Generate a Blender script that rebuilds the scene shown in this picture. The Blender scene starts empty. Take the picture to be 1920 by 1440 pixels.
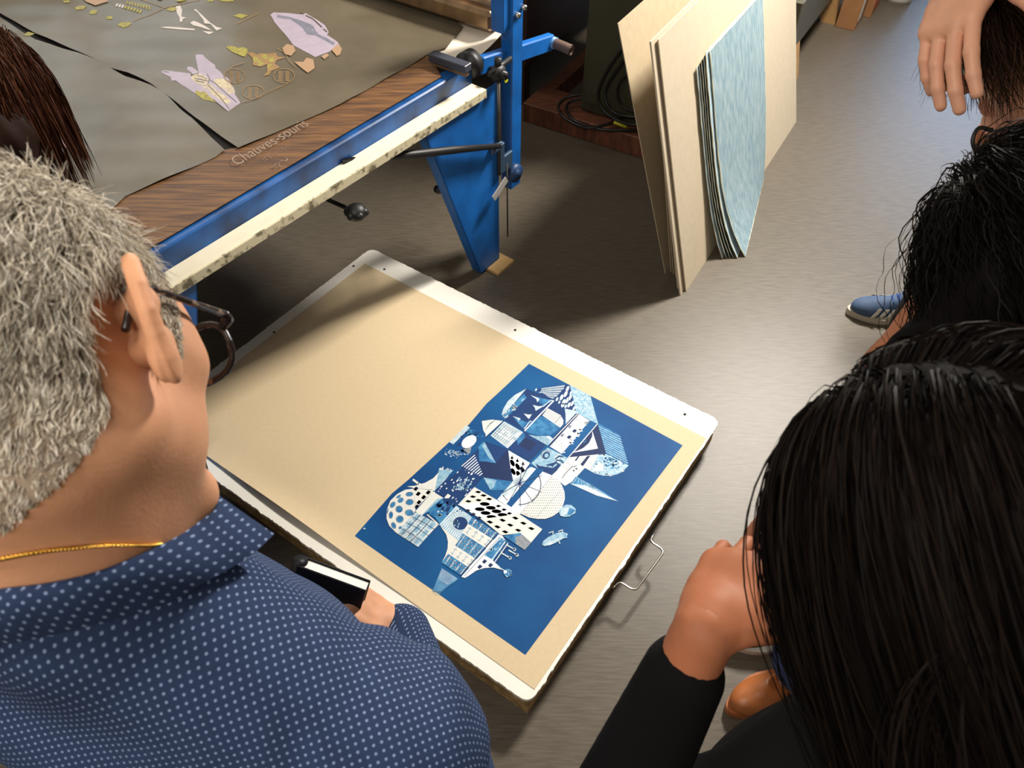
import bpy, math, random
import numpy as np
from mathutils import Vector, Matrix, Euler

SC = bpy.context.scene
COL = SC.collection
random.seed(7)
RNG = np.random.default_rng(11)

# ------------------------------------------------------------------ camera, light, exposure
FPX = 1458.36                      # focal length in pixels of a 1920 px wide frame
PITCH, ROLL, CAMZ = 0.84955, 0.01066, 1.835
cp, sp = math.cos(PITCH), math.sin(PITCH)
FW = np.array([0, cp, -sp]); _rt = np.array([1., 0, 0]); _up = np.array([0, sp, cp])
cr, sr = math.cos(ROLL), math.sin(ROLL)
RT = cr * _rt + sr * _up
UP = -sr * _rt + cr * _up
EYE = np.array([0, 0, CAMZ])

cam_data = bpy.data.cameras.new('camera')
cam_data.sensor_width = 36.0
cam_data.lens = FPX / 1920 * 36.0
cam_data.clip_start = 0.05
cam_data.dof.use_dof = True
cam_data.dof.focus_distance = 1.45
cam_data.dof.aperture_fstop = 13.0
cam = bpy.data.objects.new('camera', cam_data)
COL.objects.link(cam)
M3 = Matrix(((RT[0], UP[0], -FW[0]), (RT[1], UP[1], -FW[1]), (RT[2], UP[2], -FW[2])))
cam.matrix_world = Matrix.Translation(Vector(EYE)) @ M3.to_4x4()
SC.camera = cam

SC.view_settings.view_transform = 'Standard'
SC.view_settings.look = 'None'
SC.view_settings.gamma = 1.0
SC.view_settings.use_curve_mapping = False
SC.view_settings.exposure = 0.0

w = bpy.data.worlds.new('world'); SC.world = w; w.use_nodes = True
w.node_tree.nodes['Background'].inputs[0].default_value = (0.45, 0.66, 1.0, 1)
w.node_tree.nodes['Background'].inputs[1].default_value = 11.0

def area(name, loc, target, size, power, color, sy=None):
    l = bpy.data.lights.new(name, 'AREA'); l.energy = power; l.color = color
    l.shape = 'RECTANGLE'; l.size = size; l.size_y = sy or size
    o = bpy.data.objects.new(name, l); COL.objects.link(o); o.location = loc
    o.rotation_euler = (Vector(target) - Vector(loc)).to_track_quat('-Z', 'Y').to_euler()
    return o
# the work lamp that lights the table end from beyond the box, and the room's weaker ceiling lamps
area('work_lamp', (1.55, 3.15, 2.45), (0.15, 1.3, 0.1), 0.42, 178, (1.0, 0.935, 0.84))
area('ceiling_lamp', (-0.9, 0.2, 2.72), (-0.9, 0.3, 0), 1.3, 22, (1.0, 0.93, 0.84), 0.3)
area('ceiling_lamp', (-0.5, -1.0, 2.72), (-0.45, -0.6, 0), 1.3, 26, (1.0, 0.93, 0.84), 0.3)
area('ceiling_lamp', (-1.6, 3.4, 2.72), (-1.2, 3.0, 0), 1.3, 14, (1.0, 0.88, 0.74), 0.3)

# ------------------------------------------------------------------ helpers
def at(px, py, d):
    """point seen at a pixel, d metres deep"""
    return EYE + (FW + RT * (px - 960) / FPX - UP * (py - 720) / FPX) * d
def on(px, py, z=0.0):
    """point seen at a pixel on the level plane z"""
    r = FW + RT * (px - 960) / FPX - UP * (py - 720) / FPX
    return EYE + r * ((z - CAMZ) / r[2])
A_ = np.array([0.866, -0.5, 0]); B_ = np.array([0.5, 0.866, 0])
def W(a, b, z=0.0):
    """room axes (a across, b along the room) to world"""
    return A_ * a + B_ * b + np.array([0, 0, z])
def nrm(v):
    v = np.asarray(v, float); return v / np.linalg.norm(v)

def lin(c):
    return tuple(((x / 255) / 12.92 if x / 255 <= 0.04045 else ((x / 255 + 0.055) / 1.055) ** 2.4) for x in c)

def mat(name, rgb, rough=0.6, metal=0.0, spec=0.5, var=0.0, vscale=20.0, bump=0.0, bscale=60.0, rgb2=None, stretch=None, sss=0.0, coat=0.0, detail=4.0, r0=.35, r1=.65):
    m = bpy.data.materials.new(name); m.use_nodes = True
    nt = m.node_tree; b = nt.nodes['Principled BSDF']
    c = lin(rgb)
    b.inputs['Base Color'].default_value = (*c, 1)
    b.inputs['Roughness'].default_value = rough
    b.inputs['Metallic'].default_value = metal
    b.inputs['Specular IOR Level'].default_value = spec
    if coat: b.inputs['Coat Weight'].default_value = coat; b.inputs['Coat Roughness'].default_value = 0.15
    if sss:
        b.inputs['Subsurface Weight'].default_value = sss
        b.inputs['Subsurface Radius'].default_value = (0.008, 0.003, 0.0015)
        b.inputs['Subsurface Scale'].default_value = 0.6
    tc = nt.nodes.new('ShaderNodeTexCoord')
    mp = nt.nodes.new('ShaderNodeMapping'); nt.links.new(tc.outputs['Object'], mp.inputs[0])
    if stretch: mp.inputs['Scale'].default_value = stretch[:3]; mp.inputs['Rotation'].default_value = (0, 0, stretch[3] if len(stretch) > 3 else 0)
    if var or rgb2:
        n = nt.nodes.new('ShaderNodeTexNoise'); n.inputs['Scale'].default_value = vscale; n.inputs['Detail'].default_value = detail
        nt.links.new(mp.outputs[0], n.inputs['Vector'])
        r = nt.nodes.new('ShaderNodeValToRGB')
        c2 = lin(rgb2) if rgb2 else tuple(x * (1 - var) for x in c)
        c1 = c if rgb2 else tuple(min(1, x * (1 + var)) for x in c)
        r.color_ramp.elements[0].color = (*c2, 1); r.color_ramp.elements[0].position = r0
        r.color_ramp.elements[1].color = (*c1, 1); r.color_ramp.elements[1].position = r1
        nt.links.new(n.outputs['Fac'], r.inputs[0]); nt.links.new(r.outputs[0], b.inputs['Base Color'])
    if bump:
        n2 = nt.nodes.new('ShaderNodeTexNoise'); n2.inputs['Scale'].default_value = bscale; n2.inputs['Detail'].default_value = 5
        nt.links.new(mp.outputs[0], n2.inputs['Vector'])
        bp = nt.nodes.new('ShaderNodeBump'); bp.inputs['Strength'].default_value = bump; bp.inputs['Distance'].default_value = 0.004
        nt.links.new(n2.outputs['Fac'], bp.inputs['Height']); nt.links.new(bp.outputs[0], b.inputs['Normal'])
    return m

class MB:
    """collects shapes and links them as ONE mesh object"""
    def __init__(s): s.v = []; s.f = []; s.mi = []; s.sm = []
    def add(s, verts, faces, mi=0, smooth=False):
        o = len(s.v); s.v += [tuple(map(float, p)) for p in verts]
        for f in faces: s.f.append(tuple(i + o for i in f)); s.mi.append(mi); s.sm.append(smooth)
    def box(s, c, ax, ay, az, hx, hy, hz, mi=0, bev=0.0):
        c, ax, ay, az = map(np.asarray, (c, ax, ay, az))
        if bev <= 0:
            vs = [c + ax * hx * i + ay * hy * j + az * hz * k for i in (-1, 1) for j in (-1, 1) for k in (-1, 1)]
            s.add(vs, [(0, 1, 3, 2), (4, 6, 7, 5), (0, 4, 5, 1), (2, 3, 7, 6), (0, 2, 6, 4), (1, 5, 7, 3)], mi); return
        # chamfered box: three inset rectangles per axis
        vs = []; idx = {}
        for i in (-1, 1):
            for j in (-1, 1):
                for k in (-1, 1):
                    for t in range(3):
                        d = [hx, hy, hz]
                        for q in range(3):
                            if q != t: d[q] -= bev
                        idx[(i, j, k, t)] = len(vs); vs.append(c + ax * d[0] * i + ay * d[1] * j + az * d[2] * k)
        I = lambda i, j, k, t: idx[(i, j, k, t)]
        fs = []
        for q in (-1, 1):
            fs.append((I(q, -1, -1, 0), I(q, 1, -1, 0), I(q, 1, 1, 0), I(q, -1, 1, 0)))
            fs.append((I(-1, q, -1, 1), I(1, q, -1, 1), I(1, q, 1, 1), I(-1, q, 1, 1)))
            fs.append((I(-1, -1, q, 2), I(1, -1, q, 2), I(1, 1, q, 2), I(-1, 1, q, 2)))
            for p in (-1, 1):
                fs.append((I(q, p, -1, 0), I(q, p, 1, 0), I(q, p, 1, 1), I(q, p, -1, 1)))
                fs.append((I(q, -1, p, 0), I(q, 1, p, 0), I(q, 1, p, 2), I(q, -1, p, 2)))
                fs.append((I(-1, q, p, 1), I(1, q, p, 1), I(1, q, p, 2), I(-1, q, p, 2)))
                for r in (-1, 1): fs.append((I(q, p, r, 0), I(q, p, r, 1), I(q, p, r, 2)))
        s.add(vs, fs, mi)
    def tube(s, pts, r, n=10, mi=0, cap=True):
        pts = [np.asarray(p, float) for p in pts]
        rs = r if hasattr(r, '__len__') else [r] * len(pts)
        vs = []; up = np.array([0.13, 0.21, 0.97]); prev = None
        for i, p in enumerate(pts):
            t = nrm(pts[min(i + 1, len(pts) - 1)] - pts[max(i - 1, 0)])
            if prev is None:
                a = np.cross(t, up)
                if np.linalg.norm(a) < 1e-3: a = np.cross(t, [1, 0, 0])
            else: a = prev - t * (prev @ t)
            a = nrm(a); b = np.cross(t, a); prev = a
            for k in range(n):
                q = 2 * math.pi * k / n; vs.append(p + (a * math.cos(q) + b * math.sin(q)) * rs[i])
        fs = [(i * n + k, i * n + (k + 1) % n, (i + 1) * n + (k + 1) % n, (i + 1) * n + k) for i in range(len(pts) - 1) for k in range(n)]
        if cap: fs += [tuple(range(n))[::-1], tuple(range((len(pts) - 1) * n, len(pts) * n))]
        s.add(vs, fs, mi, True)
    def prism(s, poly, d, mi=0):
        """closed polygon (3D points) extruded by vector d"""
        n = len(poly); d = np.asarray(d, float)
        vs = [np.asarray(p, float) for p in poly] + [np.asarray(p, float) + d for p in poly]
        s.add(vs, [tuple(range(n))[::-1], tuple(range(n, 2 * n))] + [(i, (i + 1) % n, (i + 1) % n + n, i + n) for i in range(n)], mi)
    def ball(s, c, r, mi=0, n=12, ax=None):
        c = np.asarray(c, float); rr = np.ones(3) * r if not hasattr(r, '__len__') else np.asarray(r, float)
        R = np.eye(3) if ax is None else np.array(ax)
        vs = []; m = n
        for i in range(1, n):
            t = math.pi * i / n
            for k in range(m):
                q = 2 * math.pi * k / m
                vs.append(c + (np.array([math.sin(t) * math.cos(q), math.sin(t) * math.sin(q), math.cos(t)]) * rr) @ R)
        top = len(vs); vs.append(c + np.array([0, 0, rr[2]]) @ R); vs.append(c - np.array([0, 0, rr[2]]) @ R)
        fs = [(i * m + k, (i + 1) * m + k, (i + 1) * m + (k + 1) % m, i * m + (k + 1) % m) for i in range(n - 2) for k in range(m)]
        fs += [(top, k, (k + 1) % m) for k in range(m)] + [(top + 1, (n - 2) * m + (k + 1) % m, (n - 2) * m + k) for k in range(m)]
        s.add(vs, fs, mi, True)
    def grid(s, P, mi=0, smooth=True):
        """P[i][j] 3D points"""
        P = np.asarray(P, float); a, b = P.shape[:2]
        s.add(P.reshape(-1, 3), [(i * b + j, i * b + j + 1, (i + 1) * b + j + 1, (i + 1) * b + j) for i in range(a - 1) for j in range(b - 1)], mi, smooth)
    def slab(s, P, th, mi=0):
        """thin sheet with real thickness from a grid of points, th along the grid normal"""
        P = np.asarray(P, float); a, b = P.shape[:2]
        du = np.gradient(P, axis=0); dv = np.gradient(P, axis=1)
        N = np.cross(du, dv); N /= np.linalg.norm(N, axis=2, keepdims=True) + 1e-12
        Q = P + N * th
        s.grid(P, mi); s.grid(Q, mi)
        ring = [(i, 0) for i in range(a)] + [(a - 1, j) for j in range(1, b)] + [(i, b - 1) for i in range(a - 2, -1, -1)] + [(0, j) for j in range(b - 2, 0, -1)]
        vs = [P[i, j] for i, j in ring] + [Q[i, j] for i, j in ring]; n = len(ring)
        s.add(vs, [(i, (i + 1) % n, (i + 1) % n + n, i + n) for i in range(n)], mi)
    def build(s, name, mats, parent=None):
        me = bpy.data.meshes.new(name); me.from_pydata(s.v, [], s.f)
        if not isinstance(mats, (list, tuple)): mats = [mats]
        for m in mats: me.materials.append(m)
        me.polygons.foreach_set('material_index', s.mi); me.polygons.foreach_set('use_smooth', s.sm)
        me.update()
        o = bpy.data.objects.new(name, me); COL.objects.link(o)
        if parent is not None: put(o, parent)
        return o

def put(o, parent):
    """parent o to a thing or part; meshes are written in world coordinates"""
    o.parent = parent
    if parent.type == 'EMPTY': o.matrix_parent_inverse = Matrix.Translation(-parent.location)
def tag(o, label, cat, group=None):
    o['label'] = label; o['category'] = cat
    if group: o['group'] = group
    return o
def thing(name, loc, label, cat, group=None):
    o = bpy.data.objects.new(name, None); COL.objects.link(o); o.empty_display_size = 0.05
    o.location = tuple(map(float, loc))
    return tag(o, label, cat, group)
def struct(o):
    o['kind'] = 'structure'; return o
Z = np.array([0, 0, 1.0])

# ------------------------------------------------------------------ the setting
def floor_mat():
    m = mat('floor_vinyl', (100, 92, 80), rough=0.38, spec=0.4, rgb2=(85, 77, 66), vscale=14, stretch=(1.2, 12.0, 1, math.radians(30)), detail=9)
    nt = m.node_tree; b = nt.nodes['Principled BSDF']
    n = nt.nodes.new('ShaderNodeTexNoise'); n.inputs['Scale'].default_value = 260; n.inputs['Detail'].default_value = 4
    mp = [x for x in nt.nodes if x.type == 'MAPPING'][0]
    nt.links.new(mp.outputs[0], n.inputs['Vector'])
    bp = nt.nodes.new('ShaderNodeBump'); bp.inputs['Strength'].default_value = 0.12; bp.inputs['Distance'].default_value = 0.002
    nt.links.new(n.outputs['Fac'], bp.inputs['Height']); nt.links.new(bp.outputs[0], b.inputs['Normal'])
    return m
M_FLOOR = floor_mat()
M_WALL = mat('wall_paint', (150, 142, 128), 0.8, var=0.05, vscale=6)
M_CEIL = mat('ceiling_paint', (170, 165, 155), 0.9, var=0.03)
A0, A1, B0, B1, HT = -3.2, 2.6, -2.2, 7.2, 2.8
m = MB(); m.box(W((A0 + A1) / 2, (B0 + B1) / 2, -0.05), A_, B_, Z, (A1 - A0) / 2 + .1, (B1 - B0) / 2 + .1, 0.05); struct(m.build('floor', M_FLOOR))
m = MB(); m.box(W((A0 + A1) / 2, (B0 + B1) / 2, HT + 0.05), A_, B_, Z, (A1 - A0) / 2 + .1, (B1 - B0) / 2 + .1, 0.05); struct(m.build('ceiling', M_CEIL))
VB0, VB1, VZ0, VZ1 = 1.15, 2.75, 1.0, 2.2
m = MB()
for b0, b1, z0, z1 in ((B0 - .1, VB0, 0, HT), (VB1, B1 + .1, 0, HT), (VB0, VB1, 0, VZ0), (VB0, VB1, VZ1, HT)):
    m.box(W(A0 - .05, (b0 + b1) / 2, (z0 + z1) / 2), A_, B_, Z, .05, (b1 - b0) / 2, (z1 - z0) / 2)
struct(m.build('wall_left', M_WALL))
m = MB(); m.box(W(A1 + .05, (B0 + B1) / 2, HT / 2), A_, B_, Z, .05, (B1 - B0) / 2 + .1, HT / 2); struct(m.build('wall_right', M_WALL))
m = MB(); m.box(W((A0 + A1) / 2, B0 - .05, HT / 2), A_, B_, Z, (A1 - A0) / 2, .05, HT / 2); struct(m.build('wall_back', M_WALL))
WA0, WA1, WZ0, WZ1 = -0.35, 1.15, 0.55, 2.3
m = MB()
for a0, a1, z0, z1 in ((A0, WA0, 0, HT), (WA1, A1, 0, HT), (WA0, WA1, 0, WZ0), (WA0, WA1, WZ1, HT)):
    m.box(W((a0 + a1) / 2, B1 + .05, (z0 + z1) / 2), A_, B_, Z, (a1 - a0) / 2, .05, (z1 - z0) / 2)
struct(m.build('wall_far', M_WALL))
M_FRAME = mat('window_frame_paint', (215, 212, 205), 0.5)
m = MB()
for a0, a1, z0, z1 in ((WA0, WA0 + .06, WZ0, WZ1), (WA1 - .06, WA1, WZ0, WZ1), (WA0, WA1, WZ0, WZ0 + .06), (WA0, WA1, WZ1 - .06, WZ1), ((WA0 + WA1) / 2 - .03, (WA0 + WA1) / 2 + .03, WZ0, WZ1)):
    m.box(W((a0 + a1) / 2, B1 + .05, (z0 + z1) / 2), A_, B_, Z, (a1 - a0) / 2, .03, (z1 - z0) / 2)
win = struct(m.build('window_1', M_FRAME))
mg = bpy.data.materials.new('window_glass'); mg.use_nodes = True
b = mg.node_tree.nodes['Principled BSDF']; b.inputs['Transmission Weight'].default_value = 1; b.inputs['Roughness'].default_value = 0.0; b.inputs['IOR'].default_value = 1.02
m = MB(); m.box(W((WA0 + WA1) / 2, B1 + .05, (WZ0 + WZ1) / 2), A_, B_, Z, (WA1 - WA0) / 2 - .05, .003, (WZ1 - WZ0) / 2 - .05)
pane = m.build('pane', mg); pane.parent = win
m = MB()
for b0, b1, z0, z1 in ((VB0, VB0 + .05, VZ0, VZ1), (VB1 - .05, VB1, VZ0, VZ1), (VB0, VB1, VZ0, VZ0 + .05), (VB0, VB1, VZ1 - .05, VZ1), ((VB0 + VB1) / 2 - .02, (VB0 + VB1) / 2 + .02, VZ0, VZ1)):
    m.box(W(A0 - .05, (b0 + b1) / 2, (z0 + z1) / 2), A_, B_, Z, .03, (b1 - b0) / 2, (z1 - z0) / 2)
sheen_win = struct(m.build('added_sheen_window', M_FRAME))  # unseen window, added to put a sheen on the posters
mt = bpy.data.materials.new('sheen_dimming_glass'); mt.use_nodes = True
b = mt.node_tree.nodes['Principled BSDF']; b.inputs['Transmission Weight'].default_value = 1; b.inputs['Roughness'].default_value = 0.0; b.inputs['IOR'].default_value = 1.02; b.inputs['Base Color'].default_value = (.25, .185, .125, 1)  # tint picked to dim and neutralise the sheen this added pane gives
m = MB(); m.box(W(A0 - .05, (VB0 + VB1) / 2, (VZ0 + VZ1) / 2), A_, B_, Z, .003, (VB1 - VB0) / 2 - .04, (VZ1 - VZ0) / 2 - .04)
m.build('pane', mt).parent = sheen_win
# ------------------------------------------------------------------ the white-topped box on the floor
BZ = 0.088
M_WHITE = mat('white_laminate', (244, 240, 230), 0.45, var=0.02, vscale=5, bump=0.05, bscale=40)
M_RAW = mat('raw_board_edge', (196, 164, 112), 0.85, rgb2=(144, 114, 70), vscale=50, bump=0.5, bscale=120)
M_STEEL = mat('bright_steel', (205, 200, 190), 0.25, metal=1.0)
M_DARKMETAL = mat('dark_metal', (52, 52, 55), 0.4, metal=0.7)
bt, br, bb_, bl = on(697, 466, BZ), on(1352, 790, BZ), on(990, 1318, BZ), None
# fourth corner where the two hidden-behind-the-man edges run
bl = bt + bb_ - br
bc = (bt + br + bb_ + bl) / 4
bu = nrm(br - bt); bv = nrm(bt - bl); bv = nrm(bv - bu * (bv @ bu))
HU = (np.linalg.norm(br - bt) + np.linalg.norm(bb_ - bl)) / 4; HV = (np.linalg.norm(bt - bl) + np.linalg.norm(br - bb_)) / 4
bc[2] = 0
box = thing('wooden_box', bc, 'low wide wooden box with worn white top and wire handle, lying on the floor', 'box')
def worn_outline(hu, hv, rag, r):
    """rectangle with rounded corners and a chipped edge"""
    pts = []
    for (cu, cv, a0) in ((hu - r, hv - r, 0), (-hu + r, hv - r, 90), (-hu + r, -hv + r, 180), (hu - r, -hv + r, 270)):
        for k in range(7):
            q = math.radians(a0 + 15 * k); pts.append([cu + r * math.cos(q), cv + r * math.sin(q)])
    out = []
    rr = np.random.default_rng(3)
    for i in range(len(pts)):
        p, q = np.array(pts[i]), np.array(pts[(i + 1) % len(pts)])
        L = np.linalg.norm(q - p); n = max(1, int(L / 0.006)); d = (q - p) / L; nn = np.array([d[1], -d[0]])
        off = 0
        for k in range(n):
            off = 0.6 * off + rr.normal() * rag
            out.append(p + d * L * k / n - nn * abs(off) * (1 if n > 3 else 0) * (-1))
    return out
ol = worn_outline(HU, HV, 0.0011, 0.022)
m = MB(); m.prism([bc + bu * (-1) * 0 + bu * p[0] + bv * p[1] + Z * (BZ - 0.012) for p in ol], Z * 0.012)
m.build('top_panel', M_WHITE, box)
m = MB(); t = 0.018; hh = (BZ - 0.012) / 2
for sx in (-1, 1): m.box(bc + bu * sx * (HU - .006 - t / 2) + Z * hh, bu, bv, Z, t / 2, HV - .006, hh)
for sy in (-1, 1): m.box(bc + bv * sy * (HV - .006 - t / 2) + Z * hh, bu, bv, Z, HU - .006 - t, t / 2, hh)
m.box(bc + Z * 0.006, bu, bv, Z, HU - .03, HV - .03, 0.005)
m.build('side_frame', M_RAW, box)
for px, py in ((663, 499), (721, 505), (514, 623), (966, 619), (1284, 777)):
    m = MB(); p = on(px, py, BZ); m.tube([p - Z * .004, p + Z * .0012], 0.0042, 12)
    m.build('screw', M_DARKMETAL, box)
# wire handle on the right-hand side
h0, h1 = on(1222, 1008, BZ - .02), on(1156, 1096, BZ - .02)
hd = nrm(h1 - h0); ho = np.array([hd[1], -hd[0], 0]); ho = ho if ho @ (h0 - bc) > 0 else -ho
hz = Z * 0.0
Lh = np.linalg.norm(h1 - h0)
pts = [h0 - ho * .004 - hd * .012, h0 + ho * .004, h0 + ho * .010 + hd * .012]
def bez(p, q, r, n=6): return [(1 - t) ** 2 * p + 2 * t * (1 - t) * q + t * t * r for t in np.linspace(0, 1, n)]
out = 0.046
path = [h0 - hd * .014 - ho * .002] + bez(h0, h0 + hd * .012 + ho * .0, h0 + hd * .012 + ho * .014) + bez(h0 + hd * .012 + ho * (out - .016), h0 + hd * .014 + ho * out, h0 + hd * .026 + ho * out) \
    + bez(h1 - hd * .026 + ho * out, h1 - hd * .014 + ho * out, h1 - hd * .012 + ho * (out - .016)) + bez(h1 - hd * .012 + ho * .014, h1 - hd * .012, h1) + [h1 + hd * .014 - ho * .002]
m = MB(); m.tube(path, 0.0027, 10); m.build('handle', M_STEEL, box)

# ------------------------------------------------------------------ the print on beige paper
PZ = BZ + 0.0012
M_PAPER = mat('beige_paper', (213, 192, 156), 0.75, var=0.02, vscale=90, bump=0.03, bscale=300)
pc = [on(684, 494, PZ), on(1325, 822, PZ), on(996, 1288, PZ), on(398, 880, PZ)]
# corners in order top, right, bottom, left; keep it a true rectangle
e1 = nrm(pc[1] - pc[0]); e2 = nrm(pc[2] - pc[1]); e2 = nrm(e2 - e1 * (e2 @ e1))
LW = np.linalg.norm(pc[2] - pc[1]); LL = np.linalg.norm(pc[1] - pc[0])
def sheet(u, v):
    """paper point, u metres along the far edge from the top corner, v metres towards the camera"""
    du = (LW - v)                       # distance from the near-left edge
    lift = 0.012 * max(0, 1 - du / 0.062) ** 2 * math.exp(-((u - LL * 0.40) / 0.27) ** 2)
    return pc[0] + e1 * u + e2 * v + Z * lift
# the near-left edge runs from the bottom corner back towards the man
# (sheet: far edge top->right has length LL; top->left is LW)
paper = thing('paper_sheet', (pc[0] + pc[2]) / 2, 'large beige paper sheet with a blue architectural collage print, lying on the white box', 'print')
m = MB(); nu, nv = 48, 36
m.slab([[sheet(LL * i / nu, LW * j / nv) for j in range(nv + 1)] for i in range(nu + 1)], 0.0006)
m.build('paper', M_PAPER, paper)

C_NAVY, C_BLUE, C_MID, C_LIGHT, C_WHITE, C_CREAM, C_GREY, C_DEEP, C_PALE = range(9)
PM = [mat('print_navy', (8, 54, 110), 0.6, spec=.25, var=0.10, vscale=9), mat('print_blue', (8, 88, 146), 0.6, spec=.2, rgb2=(6, 68, 126), vscale=4, detail=3),
      mat('print_mid_blue', (66, 138, 186), 0.6, spec=.25, rgb2=(24, 98, 156), vscale=60), mat('print_light_blue', (158, 194, 214), 0.5, rgb2=(110, 162, 194), vscale=90),
      mat('print_white', (238, 243, 248), 0.5), mat('print_cream', (224, 225, 220), 0.5, var=0.03), mat('print_grey', (150, 156, 160), 0.5, rgb2=(112, 124, 138), vscale=120),
      mat('print_deep', (16, 42, 88), 0.6, spec=.25), mat('print_pale', (208, 220, 226), 0.5, rgb2=(176, 200, 214), vscale=70)]
PR = MB()
ORG = {'d4': (920, 700, 7.111), 'd3': (820, 720, 7.2), 'd2': (820, 840, 5.333), 'd1': (640, 860, 5.333), 'c4': (640, 660, 2.4), 'px': (0, 0, 1)}
LAY = [PZ + 0.0003]
def up_layer(): LAY[0] += 0.000008
def PP(o, p):
    x0, y0, s = ORG[o]; return on(x0 + p[0] / s, y0 + p[1] / s, LAY[0])
def poly(o, c, pts, new=True):
    if new: up_layer()
    P = [PP(o, p) for p in pts]
    n = np.cross(P[1] - P[0], P[2] - P[1])
    ar = sum(np.cross(P[i], P[(i + 1) % len(P)])[2] for i in range(len(P)))
    if ar < 0: P = P[::-1]
    PR.add(P, [tuple(range(len(P)))], c)
def ell(o, c, cx, cy, rx, ry, rot=0, new=False, n=20, a0=0, a1=360):
    q = math.radians(rot); pts = []
    for k in range(n if a1 - a0 >= 360 else n + 1):
        t = math.radians(a0 + (a1 - a0) * k / n)
        x, y = rx * math.cos(t), ry * math.sin(t); pts.append((cx + x * math.cos(q) - y * math.sin(q), cy + x * math.sin(q) + y * math.cos(q)))
    poly(o, c, pts, new)
def bil(q, u, v):
    q = [np.array(p, float) for p in q]
    return (q[0] * (1 - u) + q[1] * u) * (1 - v) + (q[3] * (1 - u) + q[2] * u) * v
def cells(o, c, q, nu, nv, fu=0.5, fv=0.5, stag=0, jit=0, new=True):
    """rows of small patches inside a quad"""
    if new: up_layer()
    for j in range(nv):
        for i in range(nu):
            s = stag * (j % 2) * 0.5
            u0 = (i + .5 + s - fu / 2) / (nu + .5 * (stag > 0)); u1 = (i + .5 + s + fu / 2) / (nu + .5 * (stag > 0)); v0 = (j + .5 - fv / 2) / nv; v1 = (j + .5 + fv / 2) / nv
            if jit and random.random() < jit: continue
            poly(o, c, [bil(q, u0, v0), bil(q, u1, v0), bil(q, u1, v1), bil(q, u0, v1)], False)
def ovals(o, c, q, nu, nv, ru=0.4, rv=0.4, stag=1, skip=0):
    up_layer()
    for j in range(nv):
        for i in range(nu):
            u = (i + .5 + .5 * stag * (j % 2)) / (nu + .5 * stag); v = (j + .5) / nv
            pts = [bil(q, u + ru / nu * math.cos(t), v + rv / nv * math.sin(t)) for t in np.linspace(0, 2 * math.pi, 15)[:-1]]
            poly(o, c, pts, False)
def line(o, c, pts, wd, new=True):
    if new: up_layer()
    for a, b in zip(pts[:-1], pts[1:]):
        a, b = np.array(a, float), np.array(b, float); d = b - a; L = np.hypot(*d) + 1e-9; n = np.array([-d[1], d[0]]) / L * wd / 2; e = d / L * wd * 0.2
        poly(o, c, [a + n - e, b + n + e, b - n + e, a - n - e], False)
def arc(cx, cy, rx, ry, a0, a1, n=24, rot=0):
    q = math.radians(rot); r = []
    for t in np.linspace(math.radians(a0), math.radians(a1), n):
        x, y = rx * math.cos(t), ry * math.sin(t); r.append((cx + x * math.cos(q) - y * math.sin(q), cy + x * math.sin(q) + y * math.cos(q)))
    return r
def inpoly(p, P):
    r = False; j = len(P) - 1
    for i in range(len(P)):
        if (P[i][1] > p[1]) != (P[j][1] > p[1]) and p[0] < (P[j][0] - P[i][0]) * (p[1] - P[i][1]) / (P[j][1] - P[i][1]) + P[i][0]: r = not r
        j = i
    return r
def specks(o, c, P, n, s0, s1, dirv=(1, -1), asp=2.0, seed=1):
    """irregular light or dark flecks inside an outline"""
    up_layer(); R = random.Random(seed)
    xs = [p[0] for p in P]; ys = [p[1] for p in P]; d = np.array(dirv, float); d /= np.hypot(*d); e = np.array([-d[1], d[0]])
    k = 0; tries = 0
    while k < n and tries < n * 20:
        tries += 1
        p = np.array([R.uniform(min(xs), max(xs)), R.uniform(min(ys), max(ys))])
        if not inpoly(p, P): continue
        s = R.uniform(s0, s1); a = s * R.uniform(1, asp)
        poly(o, c, [p + d * a * R.uniform(.6, 1), p + e * s * R.uniform(.4, 1), p - d * a * R.uniform(.6, 1), p - e * s * R.uniform(.4, 1)], False); k += 1

# ground of the print (edge a little uneven on the left, faded at one place)
poly('px', C_BLUE, [(992, 682), (1136, 757), (1280, 835), (1132, 1030), (985, 1228), (905, 1172), (824, 1115), (744, 1060), (665, 1005), (700, 965), (735, 925), (765, 900), (802, 866), (840, 831), (880, 795), (912, 757), (950, 722)])
# faded patch by the edge and the tree with a white cloud
poly('d3', C_PALE, [(390, 553), (440, 590), (330, 700), (215, 815), (165, 785)])
specks('d3', C_NAVY, [(250, 780), (440, 600), (500, 640), (600, 700), (480, 800), (400, 940), (330, 900)], 26, 20, 42, seed=4)
specks('d3', C_MID, [(400, 600), (620, 690), (600, 760), (420, 700)], 12, 10, 26, seed=5)
poly('d3', C_GREY, [(345, 880), (460, 850), (440, 940), (400, 930)])
ell('d3', C_WHITE, 428, 778, 112, 72, -35, True)
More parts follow.
